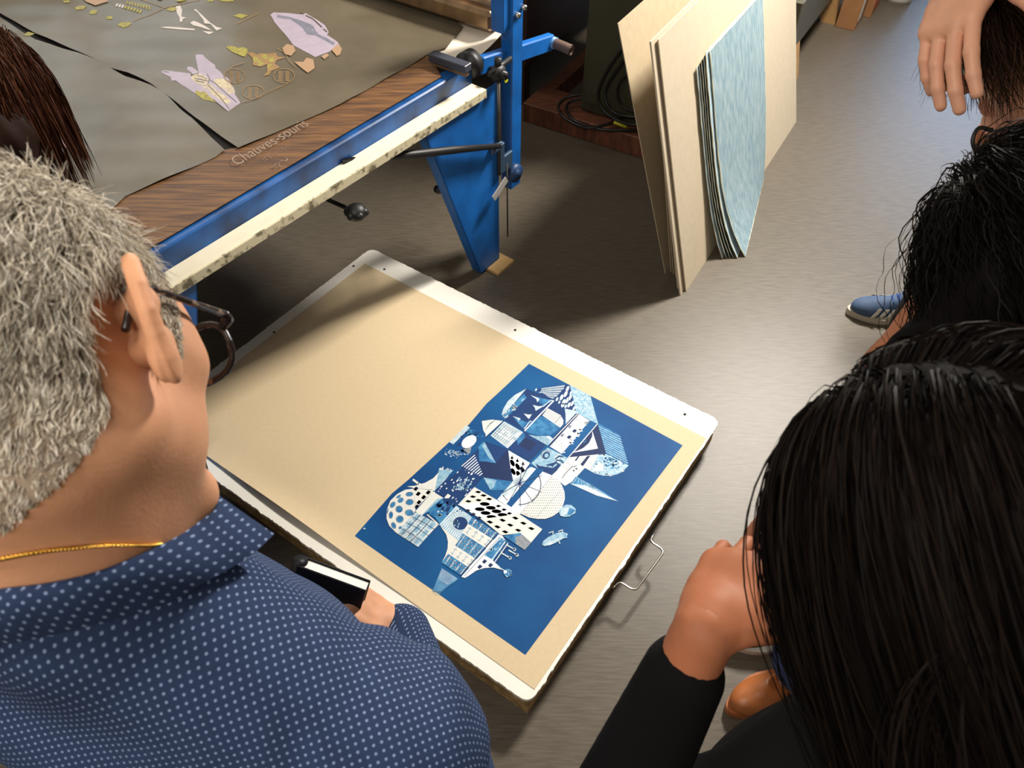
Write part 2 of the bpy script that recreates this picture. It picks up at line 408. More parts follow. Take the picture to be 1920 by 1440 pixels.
# crescent dome and round window with the spires
poly('d4', C_PALE, [(145, 555), (170, 470), (230, 370), (320, 290), (475, 205), (430, 270), (320, 390), (165, 555)])
poly('d4', C_NAVY, [(475, 205), (700, 290), (830, 360), (970, 450), (1000, 560), (980, 680), (880, 770), (740, 830), (640, 830), (540, 790), (450, 770), (170, 620), (165, 560), (320, 390)])
poly('d4', C_MID, [(165, 560), (445, 270), (480, 330), (180, 620)]); specks('d4', C_PALE, [(165, 560), (330, 390), (370, 430), (180, 620)], 22, 8, 18, seed=6)
poly('d4', C_MID, [(690, 570), (620, 600), (460, 770), (560, 810), (680, 830), (800, 820), (900, 750), (930, 710)])
poly('d4', C_MID, [(560, 300), (760, 350), (840, 360), (700, 430), (640, 380)])
poly('d4', C_MID, [(300, 570), (470, 650), (560, 640), (440, 740), (380, 680)])
for p in ([(530, 290), (640, 330), (650, 350), (620, 385), (610, 345)], [(560, 420), (640, 440), (720, 430), (600, 500), (590, 460)], [(440, 535), (500, 550), (550, 545), (510, 610), (480, 580)],
          [(290, 570), (400, 600), (370, 640), (360, 610)], [(410, 365), (440, 335), (450, 342), (420, 370)]): poly('d4', C_PALE, p)
line('d4', C_WHITE, [(455, 765), (620, 590), (840, 365)], 16); line('d4', C_PALE, [(700, 440), (800, 360), (835, 365)], 12); line('d4', C_PALE, [(450, 740), (520, 640), (545, 640)], 12)
# banded facade and the pointed roof
poly('d4', C_CREAM, [(690, 560), (760, 465), (935, 560), (970, 625), (965, 680), (925, 722)])
for k in range(5): line('d4', C_GREY, [(706 + 9 * k, 545 - 17 * k), (925 + 6 * k, 690 - 26 * k)], 6)
line('d4', C_GREY, [(840, 680), (935, 570)], 10)
poly('d4', C_PALE, [(0, 830), (180, 640), (440, 790), (225, 1000)]); 
qb = [(10, 830), (180, 655), (430, 795), (225, 985)]
cells('d4', C_GREY, qb, 3, 9, .8, .35); cells('d4', C_WHITE, [(70, 810), (140, 735), (300, 830), (220, 900)], 2, 2, .55, .5); cells('d4', C_DEEP, [(10, 830), (110, 725), (160, 760), (60, 850)], 4, 2, .4, .4)
cells('d4', C_WHITE, [(190, 960), (290, 870), (330, 890), (225, 1000)], 1, 2, .9, .6); cells('d4', C_WHITE, [(310, 830), (370, 780), (410, 800), (350, 860)], 2, 2, .8, .6)
poly('d3', C_CREAM, [(600, 500), (740, 480), (885, 500), (650, 712), (655, 680), (620, 625)])
for k in range(4): line('d3', C_GREY, [(650 + 10 * k, 600 - 18 * k + 20), (720 + 20 * k, 520 - 10 * k)], 9)
line('d3', C_NAVY, [(660, 715), (895, 500)], 14)
# lattice roof, stone oval wall, brick slab
poly('d4', C_NAVY, [(590, 215), (690, 190), (1020, 145), (1050, 165), (1135, 500), (1000, 470), (830, 350), (700, 290)])
cells('d4', C_PALE, [(680, 195), (1010, 150), (940, 255), (640, 265)], 13, 3, .72, .72, 1)
cells('d4', C_PALE, [(690, 262), (940, 258), (830, 345), (760, 310)], 10, 3, .7, .72, 1)
ell('d4', C_PALE, 605, 218, 12, 18, 40)
for cx, cy, rx, ry in ((1025, 205, 18, 40), (1000, 275, 20, 45), (945, 320, 20, 42), (1060, 320, 18, 45), (1020, 360, 18, 42), (975, 380, 20, 40), (885, 345, 14, 28), (1090, 400, 16, 40), (1045, 420, 18, 38), (1110, 470, 14, 34), (960, 425, 20, 30), (1000, 440, 14, 26), (915, 385, 12, 22), (1070, 260, 12, 34)): ell('d4', C_PALE, cx, cy, rx, ry, 25)
poly('d4', C_PALE, [(990, 470), (1130, 500), (1170, 535), (1000, 690), (1000, 560)]); cells('d4', C_LIGHT, [(1000, 490), (1130, 510), (1120, 560), (1000, 670)], 8, 5, .5, .5, 1)
bs = [(1055, 150), (1330, 300), (1430, 665), (1380, 660), (1170, 535), (1135, 500), (1100, 330)]
poly('d4', C_LIGHT, bs)
cells('d4', C_PALE, [(1060, 160), (1320, 300), (1410, 620), (1130, 480)], 6, 14, .7, .55, 1, .35); cells('d4', C_GREY, [(1060, 160), (1320, 300), (1410, 620), (1130, 480)], 9, 10, .3, .5, 1, .7)
# tower with round and square windows
poly('d4', C_DEEP, [(1140, 530), (1185, 545), (795, 965), (755, 935)]); line('d4', C_WHITE, [(770, 945), (1160, 540)], 10)
poly('d4', C_WHITE, [(1180, 545), (1330, 640), (960, 1080), (790, 975)])
poly('d4', C_BLUE, [(1325, 625), (1425, 672), (1032, 1128), (945, 1075), (1010, 1000), (1260, 700)]); specks('d4', C_WHITE, [(1240, 670), (1290, 660), (970, 1060), (930, 1030)], 26, 10, 22, (1, .6), 2.4, 8)
poly('d4', C_GREY, [(1240, 650), (1330, 630), (1270, 690)])
for x, y in ((1055, 710), (955, 825)): cells('d4', C_DEEP, [(x - 28, y + 8), (x + 2, y - 28), (x + 30, y - 8), (x - 4, y + 30)], 1, 3, .95, .75)
ell('d4', C_DEEP, 1118, 768, 29, 22, -20); ell('d4', C_DEEP, 1047, 850, 29, 22, -20)
for a, b in (((1110, 625), (1280, 690)), ((1125, 600), (1290, 660)), ((890, 880), (1000, 1000)), ((870, 905), (980, 1030)), ((880, 890), (800, 985)), ((1110, 640), (1160, 580))): line('d4', C_GREY, [a, b], 6)
# dark triangle with the white eye, corrugated slab, domed brick end
poly('d4', C_DEEP, [(1425, 680), (1540, 1072), (1040, 1118)]); poly('d4', C_WHITE, [(1355, 768), (1430, 1002), (1095, 1058)])
poly('d4', C_DEEP, [(1355, 768), (1355, 840), (1310, 930), (1230, 1000), (1110, 1050), (1350, 770)]); line('d4', C_WHITE, [(1425, 672), (1032, 1128)], 10)
line('d4', C_MID, [(1235, 925), (1265, 910), (1270, 870)], 8)
poly('d4', C_MID, [(1430, 665), (1720, 820), (1840, 1225), (1700, 1150), (1535, 1062)])
for k in range(11): u = (k + .5) / 11; line('d4', C_LIGHT, [(1435 + 105 * u, 690 + 370 * u), (1722 + 112 * u, 830 + 385 * u)], 9, k == 0)
dm = [(1545, 1075), (1840, 1228), (1760, 1312), (1690, 1345), (1620, 1362), (1550, 1366), (1480, 1360), (1400, 1338), (1335, 1308), (1240, 1230), (1440, 1085)]
poly('d4', C_LIGHT, dm); poly('d4', C_CREAM, [(1420, 1200), (1500, 1210), (1500, 1300), (1345, 1305)])
specks('d4', C_PALE, dm, 90, 10, 22, (1, .3), 2, 9); specks('d4', C_MID, [(1545, 1085), (1820, 1225), (1640, 1290), (1480, 1200)], 45, 9, 20, (1, .3), 2, 10)
poly('d4', C_CREAM, [(1040, 1120), (1440, 1080), (1330, 1300), (1245, 1255)]); poly('d4', C_DEEP, [(1290, 1100), (1330, 1098), (1230, 1240), (1195, 1215)]); poly('d4', C_DEEP, [(1160, 1108), (1185, 1106), (1140, 1170), (1120, 1160)])
cells('d4', C_GREY, [(1340, 1110), (1440, 1090), (1340, 1300), (1250, 1250)], 4, 8, .3, .5); cells('d4', C_GREY, [(1190, 1120), (1290, 1108), (1200, 1215), (1150, 1180)], 4, 4, .3, .6)
# pavilion, cone, swirl, dark square
pv = [(1030, 1130), (1070, 1135), (1255, 1260), (1090, 1440), (990, 1500), (810, 1360)]
poly('d4', C_CREAM, pv); line('d4', C_DEEP, [(950, 1400), (1000, 1330), (1040, 1290), (1080, 1250), (1150, 1232)], 9); line('d4', C_GREY, [(1000, 1180), (1200, 1300)], 6); line('d4', C_GREY, [(960, 1230), (1040, 1290)], 5)
cells('d4', C_DEEP, [(1080, 1300), (1150, 1250), (1170, 1270), (1100, 1320)], 2, 1, .5, .7)
poly('c4', C_MID, [(1055, 560), (1135, 600), (1246, 672), (1150, 645), (1030, 595)])
for k in range(9): u = k / 9; line('c4', C_LIGHT, [(1062 + 8 * k, 562 + 5 * k), (1040 + 22 * k, 596 + 8 * k)], 3.2, k == 0)
poly('c4', C_PALE, [(1030, 592), (1100, 600), (1180, 640), (1246, 672), (1150, 646)]); 
poly('d4', C_LIGHT, [(760, 990), (840, 1030), (1030, 1130), (790, 1390), (540, 1200)])
for k in range(9):
    q = math.radians(-80 + 24 * k); line('d4', C_NAVY if k % 2 else C_PALE, [(850 + 25 * math.cos(q), 1160 + 25 * math.sin(q)), (850 + 90 * math.cos(q + .2), 1160 + 80 * math.sin(q + .2)), (850 + 130 * math.cos(q + .5), 1160 + 100 * math.sin(q + .5))], 18, k == 0)
ell('d4', C_NAVY, 740, 1095, 55, 45, -50, True); ell('d4', C_LIGHT, 745, 1095, 30, 26, -50, True); line('d4', C_PALE, arc(745, 1090, 70, 62, 120, 330), 14)
poly('d4', C_NAVY, [(600, 1210), (700, 1230), (870, 1180), (940, 1220), (880, 1300), (780, 1390), (640, 1290)]); line('d4', C_LIGHT, [(640, 1220), (760, 1240), (830, 1250), (880, 1210)], 22)
poly('d4', C_NAVY, [(450, 768), (735, 955), (522, 1172), (232, 1010)]); poly('d4', C_MID, [(350, 880), (450, 790), (460, 850), (360, 960)]); poly('d4', C_DEEP, [(460, 850), (620, 930), (520, 1040), (380, 960)])
poly('d4', C_LIGHT, [(505, 818), (600, 835), (790, 835), (830, 870), (760, 962)]); cells('d4', C_GREY, [(560, 835), (780, 845), (800, 880), (750, 950)], 12, 2, .3, .8); poly('d4', C_WHITE, [(735, 845), (770, 835), (820, 870), (800, 885)])
# spotted wedge, folded triangles
sw = [(235, 1025), (525, 1195), (430, 1330), (300, 1425), (262, 1250)]
poly('d4', C_WHITE, sw)
for cx, cy in ((290, 1195), (360, 1245), (300, 1310), (425, 1290), (370, 1345)): ell('d4', C_DEEP, cx, cy, 26, 50, -28)
for cx, cy in ((285, 1120), (357, 1160), (432, 1200)): poly('d4', C_DEEP, [(cx - 24, cy + 12), (cx - 8, cy - 10), (cx + 4, cy - 30), (cx + 10, cy), (cx + 26, cy + 14), (cx, cy + 26)], False)
poly('d3', C_DEEP, [(630, 770), (955, 882), (1012, 1315), (620, 1262), (560, 1045), (780, 1060)], True); poly('d3', C_NAVY, [(640, 775), (950, 885), (790, 1062)])
poly('d3', C_MID, [(545, 858), (630, 770), (792, 1068), (690, 1052), (560, 1042)]); poly('d3', C_LIGHT, [(600, 830), (640, 790), (785, 1060), (700, 1000)])
sq = [(555, 868), (565, 1040), (612, 1275), (385, 1235), (318, 1100)]
poly('d3', C_NAVY, sq)
for k in range(9): 
    u = k / 8; a = np.array([330 + 250 * u * .95, 1110 + 125 * u]); b = a + np.array([175 - 150 * u * .9, -150 + 120 * u]) * (1 if k < 5 else 1); line('d3', C_WHITE, [a, b], 11, k == 0)
poly('d3', C_MID, [(622, 1262), (1012, 1315), (925, 1432), (720, 1440)]); poly('d3', C_LIGHT, [(622, 1262), (800, 1300), (760, 1400), (715, 1430)])
# night city, white sail, lights
poly('d3', C_BLUE, [(100, 880), (160, 850), (430, 950), (260, 1120), (60, 1300), (0, 1260), (60, 1050)]); specks('d3', C_PALE, [(100, 870), (430, 945), (260, 1000), (110, 960)], 50, 5, 14, (1, .3), 2, 12); specks('d3', C_PALE, [(40, 1130), (200, 1160), (60, 1330), (0, 1290)], 30, 10, 26, (.5, -1), 2.5, 13)
poly('d1', C_CREAM, [(930, 322), (900, 310), (720, 292), (655, 276), (730, 272), (840, 240), (920, 195), (970, 140), (990, 95), (1040, 130), (1110, 120), (1040, 210)])
poly('d1', C_LIGHT, [(975, 110), (1120, 115), (960, 290), (935, 318)])
nt_ = [(1220, 80), (1330, 160), (1400, 205), (1280, 330), (1140, 462), (1060, 400), (925, 335)]
poly('d1', C_NAVY, nt_); specks('d1', C_LIGHT, [(1180, 190), (1340, 200), (1260, 330), (1120, 300)], 34, 7, 20, (1, -1), 1.6, 14); specks('d1', C_WHITE, nt_, 40, 4, 11, (1, -1), 2.4, 15); poly('d1', C_CREAM, [(1030, 390), (1065, 350), (1095, 370), (1060, 415)])
# dome with round holes
poly('d1', C_CREAM, [(725, 300), (640, 310), (560, 352), (490, 420), (455, 510), (452, 600), (480, 672), (550, 742), (700, 580), (742, 520)])
for cx, cy, rx, ry, q in ((680, 355, 40, 24, -8), (682, 434, 42, 32, -10), (592, 415, 34, 24, -35), (577, 505, 38, 36, 0), (678, 540, 44, 34, 0), (513, 460, 24, 36, 38), (495, 563, 22, 38, 5), (584, 604, 40, 38, 0), (522, 668, 24, 36, -25), (590, 690, 20, 14, -30), (572, 378, 28, 14, -35), (462, 520, 6, 30, 8)):
    ell('d1', C_GREY, cx, cy, rx, ry, q, True); ell('d1', C_MID, cx + 3, cy + 2, rx * .82, ry * .82, q, True)
poly('d1', C_CREAM, [(722, 292), (925, 318), (745, 500)]); 
for cx, cy in ((768, 352), (822, 386), (775, 436), (868, 338), (745, 300), (755, 480)): poly('d1', C_NAVY, [(cx - 26, cy + 6), (cx + 2, cy - 24), (cx + 28, cy - 6), (cx, cy + 24)], False)
line('d1', C_CREAM, [(718, 210), (770, 250), (830, 280)], 22)
poly('d1', C_CREAM, [(915, 328), (1022, 392), (800, 572), (740, 525)]); poly('d1', C_LIGHT, [(960, 400), (1020, 392), (880, 520), (800, 570)])
poly('d1', C_MID, [(1020, 390), (1155, 470), (985, 650), (940, 590), (880, 560), (880, 500)]); specks('d1', C_NAVY, [(1020, 395), (1150, 470), (1060, 560), (900, 500)], 18, 14, 34, (1, -.8), 2, 16); specks('d1', C_PALE, [(970, 500), (1010, 510), (1010, 570), (970, 580)], 8, 6, 16, seed=17)
gl = [(745, 535), (972, 655), (768, 882), (550, 742)]
poly('d1', C_PALE, gl); cells('d1', C_LIGHT, gl, 3, 3, .5, .8); line('d1', C_CREAM, [(860, 560), (970, 655), (830, 790)], 12)
for u in (.2, .42, .64): line('d1', C_DEEP, [bil(gl, u, 0), bil(gl, u + .02, .5), bil(gl, u, 1)], 7)
for v in (.22, .5, .78): line('d1', C_DEEP, [bil(gl, 0, v), bil(gl, .5, v - .03), bil(gl, 1, v)], 6)
for k in range(8): line('d1', C_GREY, [bil(gl, .1 + .1 * k, 1), bil(gl, .25 + .08 * k, .7)], 6, k == 0)
for k in range(4): line('d1', C_GREY, [bil(gl, 0.1, .1 + .22 * k), bil(gl, .5, .02 + .2 * k)], 4, k == 0)
# ring on the striped wall, concave cream wedge, facade
poly('d1', C_LIGHT, [(1150, 470), (1330, 600), (1180, 830), (975, 660)]); cells('d1', C_WHITE, [(1150, 470), (1330, 600), (1180, 830), (975, 660)], 12, 1, .45, .95); cells('d1', C_DEEP, [(1110, 540), (1190, 490), (1230, 520), (1140, 580)], 3, 2, .5, .5)
ell('d1', C_PALE, 1185, 640, 122, 112, 0, True); 
for k in range(26): q = 2 * math.pi * k / 26; line('d1', C_LIGHT, [(1185 + 80 * math.cos(q), 645 + 72 * math.sin(q)), (1185 + 116 * math.cos(q), 640 + 106 * math.sin(q))], 7, k == 0)
ell('d1', C_NAVY, 1190, 646, 74, 66, 0, True); specks('d1', C_LIGHT, [(1130, 620), (1200, 600), (1190, 690), (1140, 690)], 10, 6, 16, seed=18)
poly('d1', C_CREAM, [(990, 672), (1185, 832), (1000, 1042), (1040, 970), (1062, 900), (1066, 830), (1050, 760)])
fq = [(345, 690), (620, 862), (250, 1285), (40, 1145)]
poly('d2', C_MID, [(345, 690), (620, 862), (250, 1285), (40, 1145), (215, 925)])
for r0, r1, c in ((.14, .34, C_CREAM), (.60, .80, C_CREAM)): poly('d2', c, [bil(fq, 0.02, r0), bil(fq, 1, r0), bil(fq, 1, r1), bil(fq, .02, r1)])
for r0, r1 in ((.0, .13), (.36, .48), (.48, .59), (.82, .98)):
    q = [bil(fq, 0.03, r0), bil(fq, 1, r0), bil(fq, 1, r1), bil(fq, .03, r1)]
    cells('d2', C_PALE, q, 4, 1, .16, 1.0); cells('d2', C_GREY, q, 7, 2, .45, .5, 1); cells('d2', C_NAVY, q, 9, 2, .25, .3, 0, .3)
cells('d2', C_GREY, [bil(fq, 0.03, .15), bil(fq, 1, .15), bil(fq, 1, .34), bil(fq, .03, .34)], 4, 2, .5, .12); cells('d2', C_GREY, [bil(fq, 0.03, .61), bil(fq, 1, .61), bil(fq, 1, .8), bil(fq, .03, .8)], 4, 2, .5, .12)
cells('d2', C_LIGHT, [bil(fq, 0.03, .15), bil(fq, 1, .15), bil(fq, 1, .8), bil(fq, .03, .8)], 4, 4, .1, .8)
poly('d2', C_WHITE, [(615, 862), (655, 882), (275, 1300), (240, 1288)]); line('d2', C_DEEP, [(600, 860), (235, 1275)], 12); line('d2', C_GREY, [(630, 885), (270, 1280)], 7)
poly('d2', C_WHITE, [(655, 885), (690, 940), (560, 1130), (660, 1222), (640, 1215), (560, 1195), (470, 1200), (390, 1225), (280, 1300), (450, 1090)])
poly('d2', C_MID, [(640, 895), (705, 945), (565, 1125), (470, 1070)]); specks('d2', C_LIGHT, [(640, 895), (705, 945), (565, 1125), (470, 1070)], 20, 8, 22, (1, -1), 2, 19)
for cx, cy in ((472, 1135), (532, 1172), (425, 1188)): poly('d2', C_DEEP, [(cx - 26, cy + 4), (cx, cy - 24), (cx + 28, cy - 4), (cx - 4, cy + 24)], False)
for k in range(4): line('d2', C_WHITE if k % 2 else C_DEEP, [(720 - 14 * k, 960 - 8 * k), (590 - 14 * k, 1150 - 12 * k)], 8)
for k, (x, y) in enumerate(((735, 985), (760, 1040), (690, 1070))): line('d2', C_PALE, [(x - 45, y - 18), (x + 40, y + 30)], 14); ell('d2', C_PALE, x + 38, y + 30, 16, 16)
line('d2', C_PALE, [(590, 1180), (700, 1240)], 9); ell('d2', C_MID, 705, 1248, 42, 42, 0, True); specks('d2', C_PALE, arc(705, 1248, 40, 40, 0, 360), 18, 4, 11, seed=20); ell('d2', C_WHITE, 680, 1238, 18, 16, 0, True)
# net falling off the facade
nq = [(1000, 1085), (1175, 1205), (1000, 1330), (915, 1320)]
poly('d1', C_MID, nq); cells('d1', C_PALE, [(1005, 1095), (1165, 1200), (1070, 1265), (960, 1200)], 16, 12, .6, .6, 1); cells('d1', C_LIGHT, [(960, 1200), (1080, 1260), (970, 1370), (905, 1330)], 14, 12, .5, .5, 1)
# perforated blocks
b1 = [(370, 392), (595, 522), (430, 570), (215, 565)]
poly('d2', C_CREAM, [(370, 390), (600, 522), (440, 600), (205, 570)])
for cx, cy in ((408, 440), (462, 474), (518, 510), (356, 487), (412, 522), (310, 533), (548, 545)): poly('d2', C_DEEP, [(cx - 34, cy + 2), (cx - 8, cy - 14), (cx + 34, cy - 2), (cx + 8, cy + 14)], False)
poly('d2', C_WHITE, [(215, 568), (420, 545), (600, 522), (815, 655), (640, 690), (440, 712)])
for cx, cy in ((475, 560), (535, 598), (425, 612), (592, 633), (483, 650), (652, 669), (542, 689)): ell('d2', C_DEEP, cx, cy, 50, 19, 3)
for cx, cy in ((612, 580), (668, 616), (722, 654), (305, 624), (360, 660), (418, 697)): poly('d2', C_DEEP, [(cx - 30, cy + 2), (cx - 4, cy - 14), (cx + 30, cy), (cx - 2, cy + 14)], False)
poly('d2', C_CREAM, [(440, 712), (815, 658), (1050, 812), (935, 948), (830, 850), (640, 872)])
for cx, cy in ((780, 700), (652, 722), (525, 740), (860, 752), (728, 770), (600, 788), (940, 805), (808, 822), (678, 838)): poly('d2', C_GREY, [(cx - 36, cy - 6), (cx - 4, cy - 16), (cx + 36, cy + 4), (cx + 4, cy + 18)], False)
poly('d2', C_MID, [(660, 878), (825, 848), (940, 945), (872, 1020)]); poly('d2', C_GREY, [(780, 890), (850, 865), (940, 945), (872, 1020), (780, 955)])
# sphere and the white clock panel
sph = [(1140, 275), (1200, 310), (1245, 370), (1272, 440), (1275, 510), (1255, 580), (1215, 640), (1150, 685), (1080, 708), (1000, 708), (920, 695), (830, 655)]
poly('d2', C_CREAM, sph)
up_layer()
for j in range(16):
    for i in range(22):
        p = (840 + i * 20 + (j % 2) * 10, 290 + j * 26)
        if inpoly((p[0] + 6, p[1]), sph) and inpoly((p[0] - 14, p[1] + 6), sph): ell('d2', C_GREY, p[0], p[1], 5, 7, 0, False, 6)
line('d2', C_GREY, [(1000, 680), (1230, 430)], 4)
for k in range(60):
    t = k / 59; x = sph[3][0] - 0; 
cells('d2', C_GREY, [(860, 668), (1000, 705), (1000, 690), (880, 655)], 20, 1, .3, .9)
pn = [(940, 190), (1150, 275), (825, 665), (600, 515), (800, 280)]
poly('d2', C_WHITE, pn); poly('d2', C_PALE, [(930, 190), (960, 205), (760, 440), (610, 520), (640, 460), (800, 290)])
poly('d2', C_BLUE, [(990, 205), (1070, 215), (1040, 250), (740, 592), (690, 560), (830, 390)])
line('d2', C_DEEP, arc(830, 365, 205, 200, -35, 95), 9); line('d2', C_DEEP, arc(830, 365, 205, 200, 128, 148), 7)
for q in (-18, 22, 55, 88, 120, 150, -62, -80): line('d2', C_DEEP, [(822 + 8 * math.cos(math.radians(q)), 350 + 8 * math.sin(math.radians(q))), (822 + (235 if q > -30 and q < 100 else 205) * math.cos(math.radians(q)), 350 + (235 if q > -30 and q < 100 else 205) * math.sin(math.radians(q)))], 7)
for q in range(0, 360, 24): line('d2', C_NAVY, [(822, 350), (822 + 55 * math.cos(math.radians(q)), 350 + 55 * math.sin(math.radians(q)))], 4, q == 0)
line('d2', C_GREY, [(1150, 275), (825, 665)], 5)
# rock and the small airship
poly('d2', C_LIGHT, [(1215, 635), (1235, 600), (1290, 565), (1340, 570), (1385, 610), (1380, 650), (1320, 685), (1280, 690), (1230, 680)]); poly('d2', C_PALE, [(1235, 605), (1320, 590), (1290, 660), (1235, 678)]); poly('d2', C_MID, [(1320, 600), (1380, 620), (1340, 670), (1300, 670)])
poly('d2', C_LIGHT, [(1045, 965), (1060, 930), (1110, 890), (1190, 850), (1250, 838), (1290, 850), (1308, 860), (1296, 880), (1300, 900), (1260, 905), (1200, 940), (1130, 972), (1065, 982)]); poly('d2', C_PALE, [(1060, 965), (1200, 905), (1270, 890), (1130, 968)])
line('d2', C_PALE, [(1115, 850), (1160, 832), (1155, 860)], 9); line('d2', C_PALE, [(1210, 835), (1255, 815), (1250, 842)], 9); line('d2', C_PALE, [(1215, 930), (1225, 955)], 10)
poly('px', C_LIGHT, [(680, 991), (684, 989), (686, 992), (682, 993)])
PR.build('print', PM, paper)
# ------------------------------------------------------------------ the blue printing table
M_BLUE = mat('blue_enamel', (22, 98, 178), 0.38, var=0.16, vscale=14, bump=0.05, bscale=50)
M_BLUEWORN = mat('blue_enamel_stained', (24, 92, 166), 0.35, rgb2=(14, 48, 92), vscale=11, detail=6)
M_BAR = mat('cream_paint', (236, 226, 200), 0.5, var=0.03)
M_BARDIRTY = mat('cream_paint_stained', (214, 204, 172), 0.6, rgb2=(112, 102, 76), vscale=48, detail=10, r0=.36, r1=.50)
M_BLACK = mat('black_rubber', (20, 20, 21), 0.5)
M_IRON = mat('grey_iron', (88, 86, 84), 0.45, metal=0.8, var=0.2)
M_WOODTOP = mat('dark_varnished_wood', (96, 62, 38), 0.4, rgb2=(62, 38, 24), vscale=7, stretch=(1.2, 14, 1, math.radians(-53)))
TZ = 0.75
TA = on(300, 470, TZ); TB = on(885, 122, TZ); TT = nrm(TB - TA); TN = np.array([TT[1], -TT[0], 0])
def T(t, n, z): return TA + TT * t + TN * n + Z * (z - TZ)
TL = np.linalg.norm(TB - TA)
def TPX(px, py, n):
    r = FW + RT * (px - 960) / FPX - UP * (py - 720) / FPX; return EYE + r * (((TA + TN * n - EYE) @ TN) / (r @ TN))
table = thing('printing_table', T(.5, -.5, 0), 'blue steel printing table with a cream front bar and posters spread on top', 'table')
m = MB(); m.box(T(-.15 + TL / 2, -.022, TZ - .031), TT, TN, Z, TL / 2 + .15, .022, .031, 0, .004)
R = random.Random(2)
m.build('front_rail', M_BLUEWORN, table)
m = MB(); m.box(T(-.15 + TL / 2 - .01, .027, TZ - .058), TT, TN, Z, TL / 2 + .155, .027, .005, 0, .002)
m.build('front_bar', M_BAR, table)
m = MB(); m.box(T(-.15 + TL / 2 - .01, .0545, TZ - .067), TT, TN, Z, TL / 2 + .155, .003, .013, 0, .001)
fb = m.build('bar_lip', M_BARDIRTY, table)
m = MB(); m.box(T(TL / 2 - .3, -.80, TZ - .02), TT, TN, Z, TL / 2 + .3, .755, .0175); m.build('table_top', mat('black_table_rubber', (24, 21, 19), .7), table)
m = MB(); m.box(T(TL + .02, -.80, TZ - .055), TT, TN, Z, .022, .73, .03); m.build('end_rail', M_BLUE, table)
# tapered sheet-metal leg at the near right corner
def leg(n0, dp, name='leg'):
    m = MB()
    f = [T(.80, n0, .685), T(1.135, n0, .685), T(1.135, n0, .014), T(1.03, n0, .012)]
    m.prism(f, -TN * .004); m.prism([f[0], f[3], f[3] - TN * dp, f[0] - TN * dp], TT * .004)
    m.prism([f[1], f[2], f[2] - TN * dp * .3, f[1] - TN * dp * .3], -TT * .004)
    m.prism([f[3], f[2], f[2] - TN * dp, f[3] - TN * dp], Z * .004)
    return m.build(name, M_BLUE, table)
leg(.045, .04); leg(-1.45, .04)
def legL(n0):
    m = MB(); f = [T(-.30, n0, .685), T(.04, n0, .685), T(-.195, n0, .0), T(-.30, n0, .0)]
    m.prism(f, -TN * .004); m.prism([f[1], f[2], f[2] - TN * .09, f[1] - TN * .09], -TT * .004); return m.build('leg', M_BLUE, table)
legL(0.045); legL(-1.45)
# lever bar carrying on past the collar, the upright and its crank handle
m = MB(); m.tube([T(TL + .0, -.025, TZ - .012), T(TL + .036, -.025, TZ - .012)], .040, 20); m.build('pivot_collar', M_BLACK, table)
sl = nrm(TT * .36 - Z * .062); su_ = np.cross(TN, sl); su_ = su_ if su_[2] > 0 else -su_
m = MB(); m.box(T(1.285, .0, .705), sl, TN, su_, .185, .014, .026, 0, .004); m.build('lever_bar', M_BLUE, table)
m = MB(); m.box(T(1.25, .008, .60), TT, TN, Z, .028, .022, .35, 0, .004); m.build('upright', M_BLUE, table)
m = MB(); m.box(T(1.235, -.002, .93), TT, TN, Z, .044, .024, .13, 0, .003); m.build('upright_sleeve', M_BLUE, table)
for k in (0, 1):
    m = MB(); p = T(1.24 + .03 * k, .022, .845 + .012 * k); m.tube([p, p + TN * .022], .008, 6); m.build('bolt', M_STEEL, table)
e = T(1.465, .0, .675)
m = MB(); m.tube([e - TN * .02, e + TN * .022], .019, 12); m.build('crank_joint', mat('pale_blue_paint', (96, 150, 205), .4), table)
M_GRIP = mat('worn_grip', (92, 74, 66), 0.5, var=.2)
m = MB(); m.tube([e + TN * .018, e + TN * .085 + Z * -.004], .0165, 16, cap=False); m.tube([e + TN * .085 - Z * .004, e + TN * .018], .011, 16, cap=False); m.tube([e + TN * .03, e + TN * .065], .011, 12); m.build('crank_grip', M_GRIP, table)
# clamp with the threaded rod, the linkage and the hanging lower bracket
m = MB(); c = T(1.135, .045, .715); m.ball(c, (.030, .022, .026), ax=[TT, TN, Z]); m.tube([c - TT * .045 + Z * .012, c + TT * .06 + Z * .02], .009, 10); m.tube([c + Z * .01, c + Z * .045], .011, 8); m.tube([c - TN * .03, c + TN * .032], .012, 8)
cl = m.build('rod_clamp', M_BLACK, table)
m = MB(); m.box(c + TN * .026 - Z * .014 + TT * .006, TT, TN, Z, .006, .002, .009); m.build('yellow_mark', mat('yellow_green_paint', (196, 205, 30), .5), cl)
m = MB(); m.tube([c - Z * .02, T(1.13, .05, .37)], .0065, 10); m.build('threaded_rod', M_IRON, table)
m = MB(); m.tube([TPX(640, 305, .0), TPX(700, 297, .02), TPX(780, 289, .046), TPX(850, 281, .067), T(1.115, .066, .49)], [.010, .012, .012, .0115, .008], 10); m.build('linkage_rod', M_BLACK, table)
m = MB(); b0 = T(1.115, .045, .478); m.box(b0, TT, TN, Z, .026, .013, .014, 0, .003); m.box(T(1.14, .052, .43), TT, TN, Z, .010, .008, .055, 0, .003); m.box(T(1.17, .045, .395), TT, TN, Z, .034, .006, .030, 0, .003); m.build('lower_bracket', mat('grey_blue_steel', (62, 86, 112), .4, metal=.3), table)
m = MB(); q = T(1.225, .04, .325); m.tube([q - TN * .008, q + TN * .014], .032, 18); m.tube([q + TN * .013, q + TN * .018], .015, 12); m.build('bracket_roller', mat('dark_blue_paint', (34, 62, 104), .45), table)
